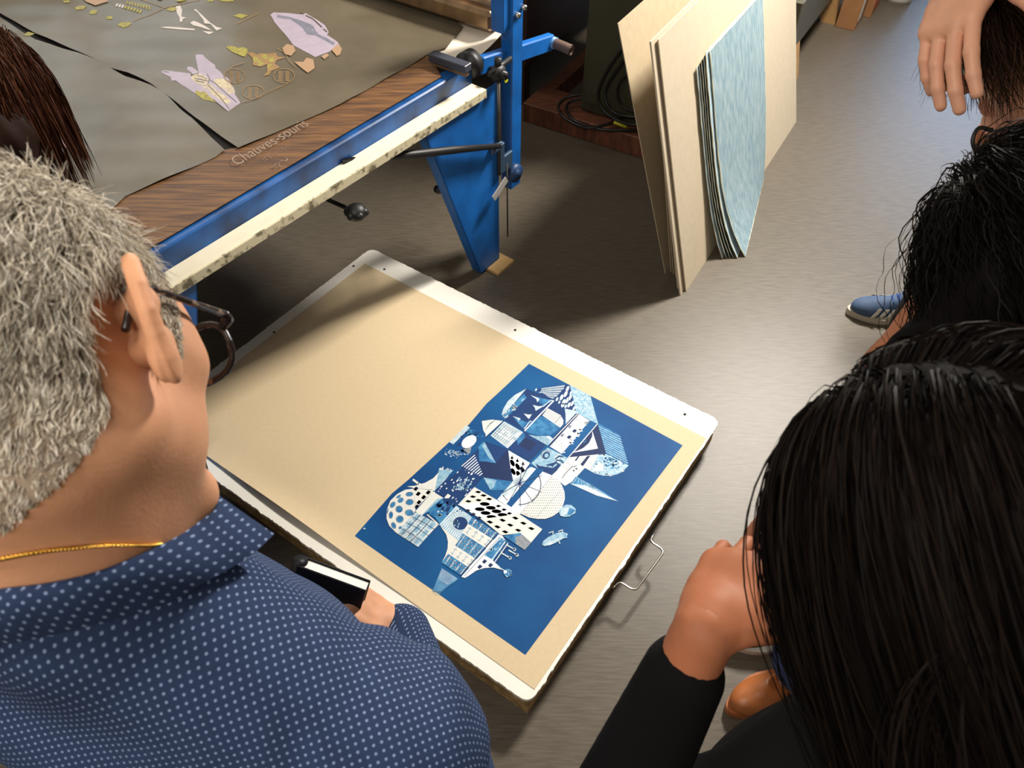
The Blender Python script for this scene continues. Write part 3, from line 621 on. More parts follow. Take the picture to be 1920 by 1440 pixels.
m = MB(); m.box(T(1.11, .07, .335), nrm(TT * .8 + Z * .45), TN, nrm(Z * .8 - TT * .45), .040, .002, .013); m.build('tape_tag', mat('grey_tape', (172, 170, 168), .6), table)
m = MB(); m.tube([T(1.160, .06, .40), T(1.165, .06, .10)], .0028, 8); m.build('hanging_wire', M_IRON, table)
# knobs on rods under the table
for (px, py, d0, r, px2, py2) in ((668, 398, 2.05, .028, 600, 368), (822, 355, 2.45, .016, 835, 300)):
    m = MB(); p = at(px, py, d0); q = at(px2, py2, d0 + .12)
    m.tube([q, p], .006, 8); m.ball(p, (r, r, r * .85)); 
    if r > .02:
        for k in range(6): a = 2 * math.pi * k / 6; m.ball(p + np.array([math.cos(a), math.sin(a), 0]) * r * .75, r * .45, n=8)
    m.build('clamp_knob', M_BLACK, table)
m = MB(); m.box(T(.27, -.02, .655), TT, TN, Z, .018, .016, .03, 0, .003); m.build('rail_bracket', M_BLACK, table)
m = MB(); m.box(T(.62, -.02, .655), TT, TN, Z, .014, .012, .022, 0, .003); m.build('rail_bracket', M_BLACK, table)
# metal cross beam over the far end
M_BRASS = mat('worn_brown_metal', (150, 124, 96), 0.32, metal=0.75, var=0.25, vscale=18)
be0, be1 = on(938, 34, .80), on(600, -70, .80); bd = nrm(be1 - be0)
m = MB(); m.box((be0 + be1) / 2, bd, np.array([-bd[1], bd[0], 0]), Z, np.linalg.norm(be1 - be0) / 2, .05, .03, 0, .012); m.tube([be0 + Z * .03, be1 + Z * .03], .024, 14); m.build('cross_beam', M_BRASS, table)

# sheets lying on the table
SZ = TZ + .0035
def tp(px, py, dz=0.0): return on(px, py, SZ + dz)
M_WOODSHEET = mat('wood_grain_sheet', (126, 88, 52), 0.5, rgb2=(78, 54, 40), vscale=10, stretch=(1.0, 13, 1, math.radians(-53)), detail=7)
M_POSTER = mat('brown_poster', (108, 99, 84), 0.26, rgb2=(95, 87, 72), vscale=5, bump=0.04, bscale=9)
ws = thing('wood_grain_strip', tp(560, 210), 'long strip of wood-grain material with pale lettering along the front edge of the blue table', 'strip')
m = MB()
def sd(p, d): p = np.array(p); p[2] += d; return p
strip = [T(t_, n_, SZ) for t_, n_ in ((-.25, -.019), (.957, -.019), (1.03, -.125), (1.03, -.14), (.667, -.135), (.37, -.182), (.335, -.203), (.067, -.230), (-.25, -.252))]
m.prism(strip, Z * .0012); m.build('strip', M_WOODSHEET, ws)
def poster(name, label, outline, dz, th=.0006, waves=()):
    t = thing(name, tp(*outline[0]), label, 'poster', None)
    # triangulated sheet: fine grid clipped to its outline keeps the paper gently cockled
    P = [np.array(tp(*p, dz)) for p in outline]
    L = [((p - TA) @ TT, (p - TA) @ TN) for p in P]
    us = [l[0] for l in L]; vs_ = [l[1] for l in L]
    m = MB(); n = 70
    gu = np.linspace(min(us), max(us), n); gv = np.linspace(min(vs_), max(vs_), n)
    def zz(u, v): return dz + .0016 * (math.sin(u * 23 + v * 9) * math.sin(v * 17 - u * 5) + .6 * math.sin(u * 41 - v * 33)) + .0046
    import bmesh
    bm = bmesh.new()
    loop = []
    for i in range(len(L)):
        a, b = np.array(L[i]), np.array(L[(i + 1) % len(L)]); k = max(1, int(np.linalg.norm(b - a) / .012))
        for j in range(k): loop.append(a + (b - a) * j / k)
    ins = [(u, v) for u in gu for v in gv if inpoly((u, v), loop)]
    vv = [bm.verts.new(T(u, v, SZ + zz(u, v))) for u, v in loop]
    from mathutils.geometry import delaunay_2d_cdt
    co = [Vector((u, v)) for u, v in [tuple(x) for x in loop] + ins]
    r = delaunay_2d_cdt(co, [(i, (i + 1) % len(loop)) for i in range(len(loop))], [], 1, 1e-6)
    bm.free()
    V = [T(c.x, c.y, SZ + zz(c.x, c.y)) for c in r[0]]
    F = [f for f in r[2]]
    m.add(V, F, 0, True); m.add([v - Z * th for v in V], [f[::-1] for f in F], 0, True)
    return t, zz, m
MP = [mat('ink_lavender', (172, 160, 176), .45, var=.06, vscale=40), mat('ink_yellow', (176, 168, 70), .45, rgb2=(132, 120, 66), vscale=120), mat('ink_cream', (206, 194, 160), .45, rgb2=(176, 160, 140), vscale=90),
      mat('ink_ochre', (150, 118, 74), .45, var=.12, vscale=90), mat('ink_peach', (172, 140, 110), .45), mat('ink_dark', (74, 66, 60), .45), mat('ink_white', (205, 196, 190), .45), mat('ink_bluegrey', (120, 120, 136), .45, var=.1, vscale=50), mat('ink_pink', (190, 158, 158), .45, rgb2=(140, 110, 120), vscale=150)]
pr_, zr, mr_ = poster('poster', 'brown poster with pale winged figures and yellow ornaments, spread on the blue table', [(448, 281), (640, 198), (808, 102), (838, 92), (868, 52), (838, 28), (760, -40), (330, -110), (-40, -60), (-60, -24), (0, 26), (70, 66), (148, 99), (205, 128), (240, 138), (285, 160), (312, 178), (345, 205), (368, 224)], .0004)
pl_, zl, ml_ = poster('poster', 'plain brown poster with small pink printed block, left of the black gap on the table', [(422, 284), (405, 296), (330, 330), (236, 370), (140, 470), (20, 560), (-150, 440), (-150, -30), (-60, -16), (0, 34), (68, 78), (146, 101), (200, 124), (236, 146), (284, 162), (308, 174), (338, 206), (360, 224)], .0006)
def ink(o, c, pts, zf, m, dz=.0006, raw=False):
    x0, y0, s = o
    P = []
    for x, y in pts:
        p = on(x0 + x / s, y0 + y / s, SZ + .003); u, v = (p - TA) @ TT, (p - TA) @ TN; P.append((u, v))
    # fan-free: subdivide edges so that the ink follows the paper
    from mathutils.geometry import delaunay_2d_cdt
    loop = []
    for i in range(len(P)):
        a, b = np.array(P[i]), np.array(P[(i + 1) % len(P)]); k = max(1, int(np.linalg.norm(b - a) / .012))
        for j in range(k): loop.append(a + (b - a) * j / k)
    us = [l[0] for l in loop]; vs = [l[1] for l in loop]; ins = []
    if max(us) - min(us) > .03 and max(vs) - min(vs) > .03:
        ins = [(u, v) for u in np.arange(min(us), max(us), .014) for v in np.arange(min(vs), max(vs), .014) if inpoly((u, v), loop)]
    co = [Vector(tuple(x)) for x in loop] + [Vector(x) for x in ins]
    r = delaunay_2d_cdt(co, [(i, (i + 1) % len(loop)) for i in range(len(loop))], [], 1, 1e-6)
    INKL[0] += .000012
    m.add([T(q.x, q.y, SZ + zf(q.x, q.y) + dz + INKL[0]) for q in r[0]], r[2], c, True)
INKL = [0.0]
OA, OB = (200, 0, 8.0), (280, 80, 4.8); OC = (0, 0, 3.0)
im = MB()
K = lambda o, c, pts: ink(o, c, pts, zr, im)
ml_.build('sheet', M_POSTER, pl_)
def Kl(o, c, pts, wd):
    for a, b in zip(pts[:-1], pts[1:]):
        a, b = np.array(a, float), np.array(b, float); d = b - a; n = np.array([-d[1], d[0]]) / (np.hypot(*d) + 1e-9) * wd / 2
        K(o, c, [a + n, b + n, b - n, a - n])
# the winged figure near the front
K(OB, 0, [(108, 275), (125, 258), (180, 260), (300, 275), (370, 285), (380, 320), (400, 335), (440, 300), (445, 270), (428, 190), (415, 115), (440, 108), (480, 112), (510, 145), (560, 185), (592, 205), (598, 235), (640, 270), (680, 320), (740, 345), (730, 380), (760, 410), (775, 450), (770, 470), (822, 548), (710, 618), (580, 520), (410, 460), (330, 405), (300, 390), (240, 350), (203, 352), (195, 320), (140, 295)])
K(OB, 0, [(335, 240), (350, 218), (385, 222), (440, 262), (436, 285), (395, 300), (380, 275)])
K(OB, 2, [(378, 318), (420, 290), (480, 295), (520, 320), (540, 350), (520, 380), (470, 390), (420, 370), (385, 340)])
K(OB, 2, [(590, 345), (660, 335), (720, 365), (750, 405), (775, 450), (720, 470), (640, 410), (585, 375)])
K(OB, 2, [(470, 400), (540, 380), (700, 500), (740, 540), (690, 560), (560, 470)]); K(OB, 1, [(410, 440), (500, 445), (540, 490), (620, 555), (560, 535), (490, 525), (470, 505), (430, 480)])
for p in ([(375, 300), (440, 285)], [(430, 305), (480, 318), (520, 345)], [(520, 290), (545, 330), (535, 385)], [(410, 335), (470, 345), (530, 360)], [(420, 355), (500, 372)], [(540, 345), (600, 380), (700, 470)], [(530, 390), (640, 500), (720, 600)], [(580, 525), (690, 610)], [(130, 270), (180, 275)], [(700, 470), (790, 545)]): Kl(OB, 5, p, 6)
im.build('winged_figure', MP, pr_); im = MB()
# big lavender wing at the right
K(OC, 0, [(1522, 88), (1540, 74), (1620, 76), (1690, 85), (1720, 78), (1760, 105), (1830, 150), (1850, 185), (1840, 200), (1900, 240), (1915, 262), (1775, 330), (1650, 258), (1600, 190), (1545, 130)])
Kl(OC, 5, [(1690, 75), (1760, 115), (1840, 185)], 8); Kl(OC, 7, [(1560, 95), (1640, 110), (1760, 190), (1880, 250)], 16); K(OC, 7, [(1660, 110), (1760, 150), (1800, 210), (1730, 200)])
im.build('wing_figure', MP, pr_); im = MB()
# white scattered limbs
for p in ([(1040, 110), (1110, 100), (1135, 160), (1125, 260), (1210, 285), (1150, 300), (1140, 350), (1105, 350), (1095, 270), (1055, 200)], [(1310, 160), (1340, 152), (1430, 230), (1540, 340), (1650, 410), (1735, 432), (1650, 465), (1560, 370), (1470, 365), (1455, 310), (1370, 200)],
          [(1255, 360), (1310, 330), (1380, 355), (1480, 400), (1580, 460), (1520, 450), (1420, 420), (1300, 395)], [(800, 425), (900, 415), (1100, 430), (1320, 445), (1332, 468), (1100, 460), (900, 440)], [(1440, 475), (1610, 485), (1540, 530)]): K(OA, 6, p)
im.build('white_limbs', MP, pr_); im = MB()
# yellow leaves, ornaments and the block of yellow strokes
for p in ([(165, 395), (230, 360), (330, 350), (388, 372), (330, 410), (260, 435)], [(0, 262), (80, 258), (98, 310), (0, 312)], [(885, 150), (960, 122), (1040, 125), (1060, 150), (980, 178)], [(1060, 10), (1200, 0), (1190, 35), (1110, 50)], [(1510, 25), (1600, 15), (1600, 40), (1530, 45)], [(1690, 20), (1720, -10), (1920, -10), (1900, 30), (1780, 42)]): K(OA, 1, p)
for p in ([(425, 50), (455, 40), (492, 42), (470, 60), (430, 62)], [(500, 75), (525, 58), (552, 62), (540, 82), (510, 85)], [(128, 205), (160, 182), (200, 195), (170, 210)], [(358, 10), (395, 8), (395, 22), (362, 24)], [(1310, 92), (1350, 82), (1400, 92), (1360, 112)]): K(OC, 1, p)
im.build('yellow_leaves', MP, pr_); im = MB()
for k in range(9): K(OA, 1, [(300 + 42 * k, 30 + 9 * k), (330 + 42 * k, 32 + 9 * k), (310 + 42 * k + 10, 78 + 10 * k), (285 + 42 * k + 10, 76 + 10 * k)])
for k in range(9): K(OA, 1 if k > 2 else 6, [(150 + 44 * k, 70 + 11 * k), (185 + 44 * k, 66 + 12 * k), (165 + 44 * k, 112 + 12 * k), (132 + 44 * k, 112 + 12 * k)])
im.build('yellow_strokes', MP, pr_); im = MB()
K = lambda o, c, pts: ink(o, c + 1, pts, zr, mr_)      # faint ruled lines and small marks belong to the sheet's own print
Kl(OA, 3, [(420, 335), (860, 130), (1400, 20)], 9); Kl(OA, 3, [(500, 0), (860, 125)], 8)
Kl(OC, 3, [(1335, 140), (1460, 80)], 4)
im = MB(); K = lambda o, c, pts: ink(o, c, pts, zr, im)
K(OB, 1, [(695, 55), (720, 38), (770, 48), (800, 60), (850, 52), (885, 65), (890, 100), (860, 140), (820, 128), (740, 90)])
K(OB, 3, [(880, 100), (930, 98), (970, 120), (1010, 105), (1060, 110), (1140, 102), (1160, 140), (1230, 150), (1150, 170), (1130, 200), (1180, 230), (1100, 260), (1080, 300), (1030, 310), (1060, 270), (1060, 200), (1000, 220), (930, 205), (940, 160)])
for c in ((960, 160), (1040, 140), (1100, 160), (1090, 220), (1000, 190)): K(OB, 1, arc(c[0], c[1], 26, 22, 0, 330, 10))
for c in ((770, 310, 92, 66), (938, 455, 100, 64), (1215, 310, 96, 66)):
    Kl(OB, 3, arc(c[0], c[1], c[2], c[3], 0, 360, 26), 5)
    for k in range(-3, 4):
        Kl(OB, 3, [(c[0] - 50, c[1] + k * 14), (c[0] - 14, c[1] + k * 14 + 8)], 6); Kl(OB, 3, [(c[0] + 14, c[1] + k * 14), (c[0] + 50, c[1] + k * 14 + 8)], 6)
for p in ([(1200, 60), (1240, 25), (1300, 40), (1320, 90), (1280, 140), (1220, 120)], [(1310, 190), (1390, 190), (1420, 155), (1480, 170), (1490, 240), (1430, 285), (1370, 240)], [(1640, 70), (1700, 20), (1735, 60), (1720, 120), (1690, 135)], [(1550, 140), (1600, 110), (1620, 130), (1580, 165)]): K(OB, 4, p)
Kl(OB, 3, [(1150, 60), (1220, 100), (1260, 180), (1330, 240)], 5); Kl(OB, 3, [(840, 550), (960, 520), (1120, 440), (1250, 380)], 5); Kl(OB, 3, [(700, 270), (760, 220), (860, 190)], 5)
im.build('scroll_ornament', MP, pr_); K = lambda o, c, pts: ink(o, c + 1, pts, zr, mr_)
K(OC, 4, [(470, 0), (600, -6), (610, 14), (540, 40), (490, 20)])
K(OC, 1, [(880, -10), (920, -14), (910, 6), (890, 4)]); K(OC, 1, [(990, 10), (1040, -4), (1050, 8), (1010, 20)]); K(OC, 1, [(450 + 0, -14), (520, -20), (500, 0)])
mr_.build('sheet', [M_POSTER] + MP, pr_)
im = MB(); K = lambda o, c, pts: ink(o, c, pts, zl, im)
OD = (0, 100, 6.546)
K(OD, 8, [(710, 1110), (770, 1072), (830, 1085), (885, 1135), (820, 1190), (760, 1150)]); K(OD, 7, [(610, 1130), (650, 1095), (820, 1220), (770, 1262), (690, 1210)])
K(OD, 7, [(610, 1175), (700, 1240), (800, 1310), (780, 1330), (640, 1250)])
im.build('printed_block', MP, pl_)
# pale lettering along the strip
def text(body, p0, p1, size, mat_, parent, shear=.25, z=.0052, sx=1.0):
    cu = bpy.data.curves.new('lettering', 'FONT'); cu.body = body; cu.size = size; cu.shear = shear; cu.extrude = 0.0001; cu.offset = -0.0006
    o = bpy.data.objects.new('lettering_curve', cu); COL.objects.link(o)
    bpy.context.view_layer.update()
    me = bpy.data.meshes.new_from_object(o.evaluated_get(bpy.context.evaluated_depsgraph_get()))
    bpy.data.objects.remove(o)
    P0, P1 = tp(*p0, z), tp(*p1, z); d = P1 - P0; L = np.linalg.norm(d); d = d / L; n = np.cross(Z, d)
    co = np.array([v.co[:] for v in me.vertices]); wdt = co[:, 0].max()
    for v in me.vertices: v.co = Vector(P0 + d * v.co.x * L / wdt + n * v.co.y * 1.15 + Z * v.co.z)
    me.materials.clear(); me.materials.append(mat_)
    q = bpy.data.objects.new('lettering', me); COL.objects.link(q); put(q, parent); return q
M_LET = mat('pale_letter_ink', (158, 138, 122), .5)
text('Chauves-souris', (444, 311), (582, 233), .05, M_LET, ws, .3, .0078)
text("d'Europe", (496, 303), (545, 275), .026, mat('faint_letter_ink', (150, 122, 104), .5), ws, .3, .0022)
m = MB()
OE = (420, 200, 9.6)
for pts in ([(835, 1110), (870, 1125), (930, 1040), (985, 1030), (1000, 1060)], [(985, 1030), (1040, 970), (1110, 985), (1135, 950), (1110, 925)], [(975, 1105), (1000, 1075), (1030, 1085)]):
    m.tube([on(OE[0] + x / OE[2], OE[1] + y / OE[2], SZ + .0016) for x, y in pts], .0014, 6)
m.build('flourish', M_LET, ws)
# white offcut curling at the end of the table, the grey squeegee
wc = thing('white_paper', tp(900, 90), 'white paper offcut with a curled corner at the right end of the blue table', 'paper')
def S4(u, v):
    q = bil([(800, 108), (890, 112), (945, 66), (868, 30)], u, v)
    p = on(q[0], q[1], TZ + .001); p[2] += .05 * max(0, v - .35) ** 2 * max(0, u - .4) ; return p
m = MB(); m.slab([[S4(i / 14, j / 14) for j in range(15)] for i in range(15)], .0006); m.build('sheet', mat('white_paper', (232, 222, 206), .7), wc)
sq_ = thing('squeegee', tp(850, 120), 'dark grey squeegee bar resting on white paper at the end of the blue table', 'squeegee')
s0, s1 = on(808, 97, .787), on(878, 121, .787); dd = nrm(s1 - s0); dn = np.array([-dd[1], dd[0], 0])
m = MB(); m.box((s0 + s1) / 2 - Z * .011 + dn * .0, dd, dn, Z, np.linalg.norm(s1 - s0) / 2, .016, .011, 0, .002); m.build('handle', mat('slate_plastic', (62, 66, 78), .4), sq_)
m = MB(); m.box((s0 + s1) / 2 - Z * .028, dd, dn, Z, np.linalg.norm(s1 - s0) / 2 - .004, .009, .007, 0, .001); m.build('blade', mat('brown_rubber', (104, 82, 62), .5), sq_)
# wooden shim under the leg
sh = MB(); sc = on(934, 497, 0.0); sh.box(sc - TN * .0 + Z * .006, TT, TN, Z, .048, .036, .006, 0, .001); tag(sh.build('wood_shim', mat('pale_pine', (206, 168, 112), .6, var=.08, vscale=30)), 'small pale wooden shim under the foot of the blue table leg', 'shim')
# ------------------------------------------------------------------ machine cabinet on its pallet, boards, blue paper
M_PALLET = mat('red_brown_plank', (124, 74, 50), 0.6, rgb2=(84, 48, 34), vscale=8, stretch=(2, 12, 1, math.radians(-30)))
M_CAB = mat('olive_grey_enamel', (64, 62, 46), 0.5, var=.08, vscale=5)
M_DARKWOOD = mat('dark_brown_wood', (58, 40, 28), 0.5, var=.15, vscale=6)
pal = thing('wooden_pallet', W(-1.1, 3.0, 0), 'reddish brown wooden plank platform under the olive grey cabinet', 'platform')
m = MB(); m.box(W(-1.11, 2.86, .045), A_, B_, Z, .45, .09, .045, 0, .004); m.build('front_plank', M_PALLET, pal)
m = MB(); m.box(W(-1.11, 3.45, .045), A_, B_, Z, .45, .09, .045, 0, .004); m.build('plank', M_PALLET, pal)
m = MB(); m.box(W(-1.53, 3.155, .04), A_, B_, Z, .03, .20, .04); m.build('side_batten', M_PALLET, pal)
cab = thing('machine_cabinet', W(-1.0, 3.3, .09), 'tall olive grey metal cabinet standing on a reddish plank, boards leaning on its side', 'cabinet')
m = MB(); m.box(W(-1.1075, 3.22, .091 + .65), A_, B_, Z, .2075, .38, .65, 0, .008); m.build('body', M_CAB, cab)
m = MB(); m.box(W(-1.1075, 2.834, .74), A_, B_, Z, .185, .006, .60, 0, .003); m.build('front_panel', M_CAB, cab)
# cable loops hanging before the cabinet
cb = thing('cable', W(-1.0, 2.78, .09), 'black power cable lying in loose loops before the olive grey cabinet', 'cable')
M_CABLE = mat('black_cable', (20, 19, 18), .35)
def loop(pts): return pts
m = MB()
D = 2.95
def cpt(px, py, b=2.80):
    r = FW + RT * (px - 960) / FPX - UP * (py - 720) / FPX; k = (b - EYE @ B_) / (r @ B_); return EYE + r * k
def smooth(P, n=6):
    P = [np.array(p, float) for p in P]; out = []
    for i in range(len(P) - 1):
        p0, p1, p2, p3 = P[max(i - 1, 0)], P[i], P[i + 1], P[min(i + 2, len(P) - 1)]
        for t in np.linspace(0, 1, n, endpoint=False): out.append(.5 * (2 * p1 + (p2 - p0) * t + (2 * p0 - 5 * p1 + 4 * p2 - p3) * t * t + (3 * p1 - p0 - 3 * p2 + p3) * t ** 3))
    return out + [P[-1]]
m.tube(smooth([cpt(1215, 48, 2.82), cpt(1165, 95, 2.815), cpt(1130, 150, 2.81), cpt(1122, 185, 2.8), cpt(1138, 213, 2.79), cpt(1175, 232, 2.79), cpt(1215, 236, 2.79)]), .0065, 8)
m.tube(smooth([cpt(1210, 62, 2.82), cpt(1165, 120, 2.81), cpt(1137, 165, 2.81), cpt(1138, 195, 2.79), cpt(1160, 215, 2.79), cpt(1210, 222, 2.79)]), .0065, 8)
m.tube(smooth([cpt(1220, 150), cpt(1190, 138), cpt(1165, 150), cpt(1158, 180), cpt(1175, 205), cpt(1215, 212)]), .005, 8)
zz = .092
m.tube(smooth([on(1225, 236, .11), on(1170, 190, .13), on(1110, 178, .15), on(1065, 182, .13), on(1047, 200, .11), on(1060, 222, .10), on(1100, 240, .10), on(1140, 232, .11), on(1180, 215, .12)]), .0065, 8)
m.tube(smooth([on(1180, 205, .13), on(1120, 186, .14), on(1075, 188, .12), on(1062, 205, .105), on(1080, 228, .10), on(1130, 243, .10), on(1200, 244, .10)]), .0065, 8)
m.build('cord', M_CABLE, cb)
m = MB(); m.tube([on(1151, 229, .115), on(1175, 238, .105)], .008, 8); m.build('yellow_sleeve', mat('yellow_tape', (190, 178, 40), .5), cb)
# dark wooden cupboard on short legs left of the machine cabinet
dk = thing('wooden_cupboard', W(-2.1, 3.4, 0), 'dark brown wooden cupboard on short legs in the gloom behind the blue table', 'cupboard')
m = MB(); m.box(W(-2.1, 3.38, .68), A_, B_, Z, .5, .52, .48, 0, .004); m.build('body', M_DARKWOOD, dk)
for a in (-2.34, -1.86):
    m = MB(); m.box(W(a, 2.852, .68), A_, B_, Z, .225, .009, .44, 0, .003); d_ = m.build('door', M_DARKWOOD, dk)
    m = MB(); q = W(a + (.18 if a < -2 else -.18), 2.836, .72); m.tube([q, q - B_ * .022], .011, 10); m.build('knob', M_BRASS).parent = d_
for a in (-2.55, -1.65):
    for b in (2.92, 3.84): m = MB(); m.box(W(a, b, .1), A_, B_, Z, .025, .025, .1); m.build('leg', M_DARKWOOD, dk)

# grey boards leaning against the cabinet, foot of the front one along a = -0.506
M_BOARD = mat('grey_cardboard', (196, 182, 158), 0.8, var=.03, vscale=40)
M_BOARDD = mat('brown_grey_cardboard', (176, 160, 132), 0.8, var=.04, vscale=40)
TILT = math.atan2(.241, .838)
DU = np.array([0, 0, math.cos(TILT)]) - A_ * math.sin(TILT); DNn = A_ * math.cos(TILT) + np.array([0, 0, math.sin(TILT)])
def board(a0, b0, b1, h, th, label, matb=M_BOARD, tilt=TILT, group=None, yaw=0.0, nick=None):
    du = np.array([0, 0, math.cos(tilt)]) - A_ * math.sin(tilt); dn = A_ * math.cos(tilt) + np.array([0, 0, math.sin(tilt)])
    bx = nrm(B_ + A_ * yaw)
    p = W(a0, b0, 0) + np.array([0, 0, th * math.sin(tilt) * 0 + .0005])
    t = MB(); L = b1 - b0
    t.prism([p, p + bx * L, p + bx * L + du * h, p + du * h], -dn * th)
    o = t.build('cardboard_sheet', matb)
    return tag(o, label, 'cardboard', group)
board(-.500, 2.085, 3.40, .868, .004, 'foremost large grey cardboard sheet of the leaning stack, with blue paper resting on it', yaw=-.004)
board(-.509, 2.055, 3.40, .872, .0055, 'second large grey cardboard sheet of the leaning stack, nearest corner to the camera', yaw=-.004)
board(-.5305, 2.085, 3.36, .85, .004, 'grey cardboard sheet just behind the two foremost sheets of the leaning stack, pale top edge', tilt=TILT - .01)
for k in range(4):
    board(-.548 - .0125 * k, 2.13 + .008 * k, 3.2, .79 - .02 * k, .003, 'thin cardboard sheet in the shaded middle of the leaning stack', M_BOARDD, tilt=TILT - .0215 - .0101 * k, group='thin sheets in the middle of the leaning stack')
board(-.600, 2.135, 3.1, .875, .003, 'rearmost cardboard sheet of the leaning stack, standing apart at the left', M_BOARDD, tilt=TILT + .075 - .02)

# blue handmade sheets propped on the boards
M_BPAPER = mat('blue_handmade_paper', (152, 172, 178), 0.85, rgb2=(120, 148, 160), vscale=12, stretch=(5, 5, .7), bump=.25, bscale=150, detail=8)
M_BDARK = mat('dark_teal_paper', (44, 66, 76), 0.8, var=.2, vscale=30)
M_BPALE = mat('pale_blue_paper', (168, 194, 208), 0.85, var=.08, vscale=40, bump=.15, bscale=150)
M_DECK = mat('cream_deckle_edge', (228, 224, 196), 0.9)
def curved_sheet(k, label, mt, b0, b1, foot0, foot1, h, bulge, off, topcut=0.0):
    """sheet standing on the floor a little out from the boards, its head resting on them"""
    n, q = 26, 22; P = []
    R_ = random.Random(50 + k)
    jt = [R_.uniform(-.0022, .0022) for _ in range(n + 1)]; jb = [R_.uniform(-.002, .002) for _ in range(q + 1)]
    for i in range(n + 1):
        row = []; s = i / n
        for j in range(q + 1):
            u = j / q
            foot = foot0 * (1 - u) + foot1 * u
            hh = h - topcut * (1 - u)
            z = hh * s
            lean = -.500 - z * math.tan(TILT) + off + .006
            a = lean + (foot + .5 - off) * (1 - s) ** 5.0 + bulge * math.sin(math.pi * s) * (1 - .5 * u)
            bb = b0 + (b1 - b0) * u + (jt[i] if j in (0, q) else 0)
            row.append(W(a, bb, z + (jb[j] if i in (0, n) else 0) + .003))
        P.append(row)
    t = thing('paper_sheet', P[0][q // 2] * np.array([1, 1, 0]), label, 'paper')
    m = MB(); m.slab(P, .0012 * -1); m.build('sheet', mt, t)
    m = MB(); P = np.array(P); r = .0021 if k < 2 else .0013
    rim = [P[i, 0] for i in range(n + 1)] + [P[n, j] for j in range(q + 1)] + [P[i, q] for i in range(n, -1, -1)] + [P[0, j] for j in range(q, -1, -1)]
    m.tube(rim, [r * R_.uniform(.6, 1.25) for _ in rim], 5); m.build('deckle_edge', M_DECK, t)
curved_sheet(0, 'foremost pale blue handmade paper sheet with ragged cream edge, leaning on the grey boards', M_BPAPER, 2.372, 2.88, -.392, -.492, .70, .002, .026)
curved_sheet(1, 'pale blue sheet just behind the foremost blue handmade paper', M_BPALE, 2.350, 2.87, -.415, -.494, .70, .002, .020)
for k in range(3):
    curved_sheet(2 + k, ['dark teal sheet between the pale blue handmade papers, second behind the foremost', 'dark sheet in the middle of the propped blue papers', 'dark blue sheet near the back of the propped blue papers'][k], M_BDARK, 2.342 - .007 * k, 2.85, -.427 - .0095 * k, -.4955 - .002 * k, .69 - .008 * k, .001, .0155 - .0048 * k)
curved_sheet(5, 'rearmost of the propped blue papers, cream edged and touching the grey board', M_BPALE, 2.318, 2.84, -.460, -.5015, .665, .001, .0005)

# low bench, cartons and a white tub along the left wall
bn = thing('low_bench', W(-.95, 4.3, 0), 'low olive grey bench on pale wooden feet behind the leaning boards', 'bench')
m = MB(); m.box(W(-.93, 4.2, .28), A_, B_, Z, .27, .56, .12, 0, .005); m.build('body', mat('olive_panel', (88, 84, 66), .55, var=.06), bn)
for b in (4.47, 3.75):
    m = MB(); m.prism([W(-.70, b, 0), W(-.62, b, 0), W(-.66, b, .17), W(-.76, b, .17)], B_ * .06); m.build('foot', mat('pale_wood', (178, 138, 88), .6, var=.1, vscale=20), bn)
M_KRAFT = mat('brown_carton', (158, 112, 72), .75, var=.06)
for (p, lab, sx, sy, sz) in ((on(1588, 44, 0) + A_ * .055, 'small brown carton standing beyond the low bench, nearest to it', .05, .09, .30), (on(1638, 24, 0), 'brown carton with a red and white label beside the smaller carton by the wall', .07, .10, .32)):
    t = thing('carton', p, lab, 'box', None); m = MB(); m.box(p - A_ * sx + B_ * sy * .2 + Z * sz / 2, A_, B_, Z, sx, sy, sz / 2, 0, .002); m.build('body', M_KRAFT, t)
    m = MB(); q = p - A_ * .0 + B_ * (-.02) + Z * .10
    m.box(q + A_ * .0005, A_, B_, Z, .0008, .028, .06); m.build('label', mat('white_label' if sx < .06 else 'red_label', (228, 222, 212) if sx < .06 else (196, 60, 48), .6), t)
tb = thing('tub', on(1682, 2, 0), 'white plastic tub on the floor at the far end of the room', 'tub')
m = MB(); p = on(1682, -2, 0); m.tube([p, p + Z * .02, p + Z * .24, p + Z * .25], [.075, .085, .10, .103], 24); m.build('body', mat('white_plastic', (230, 228, 220), .4), tb)
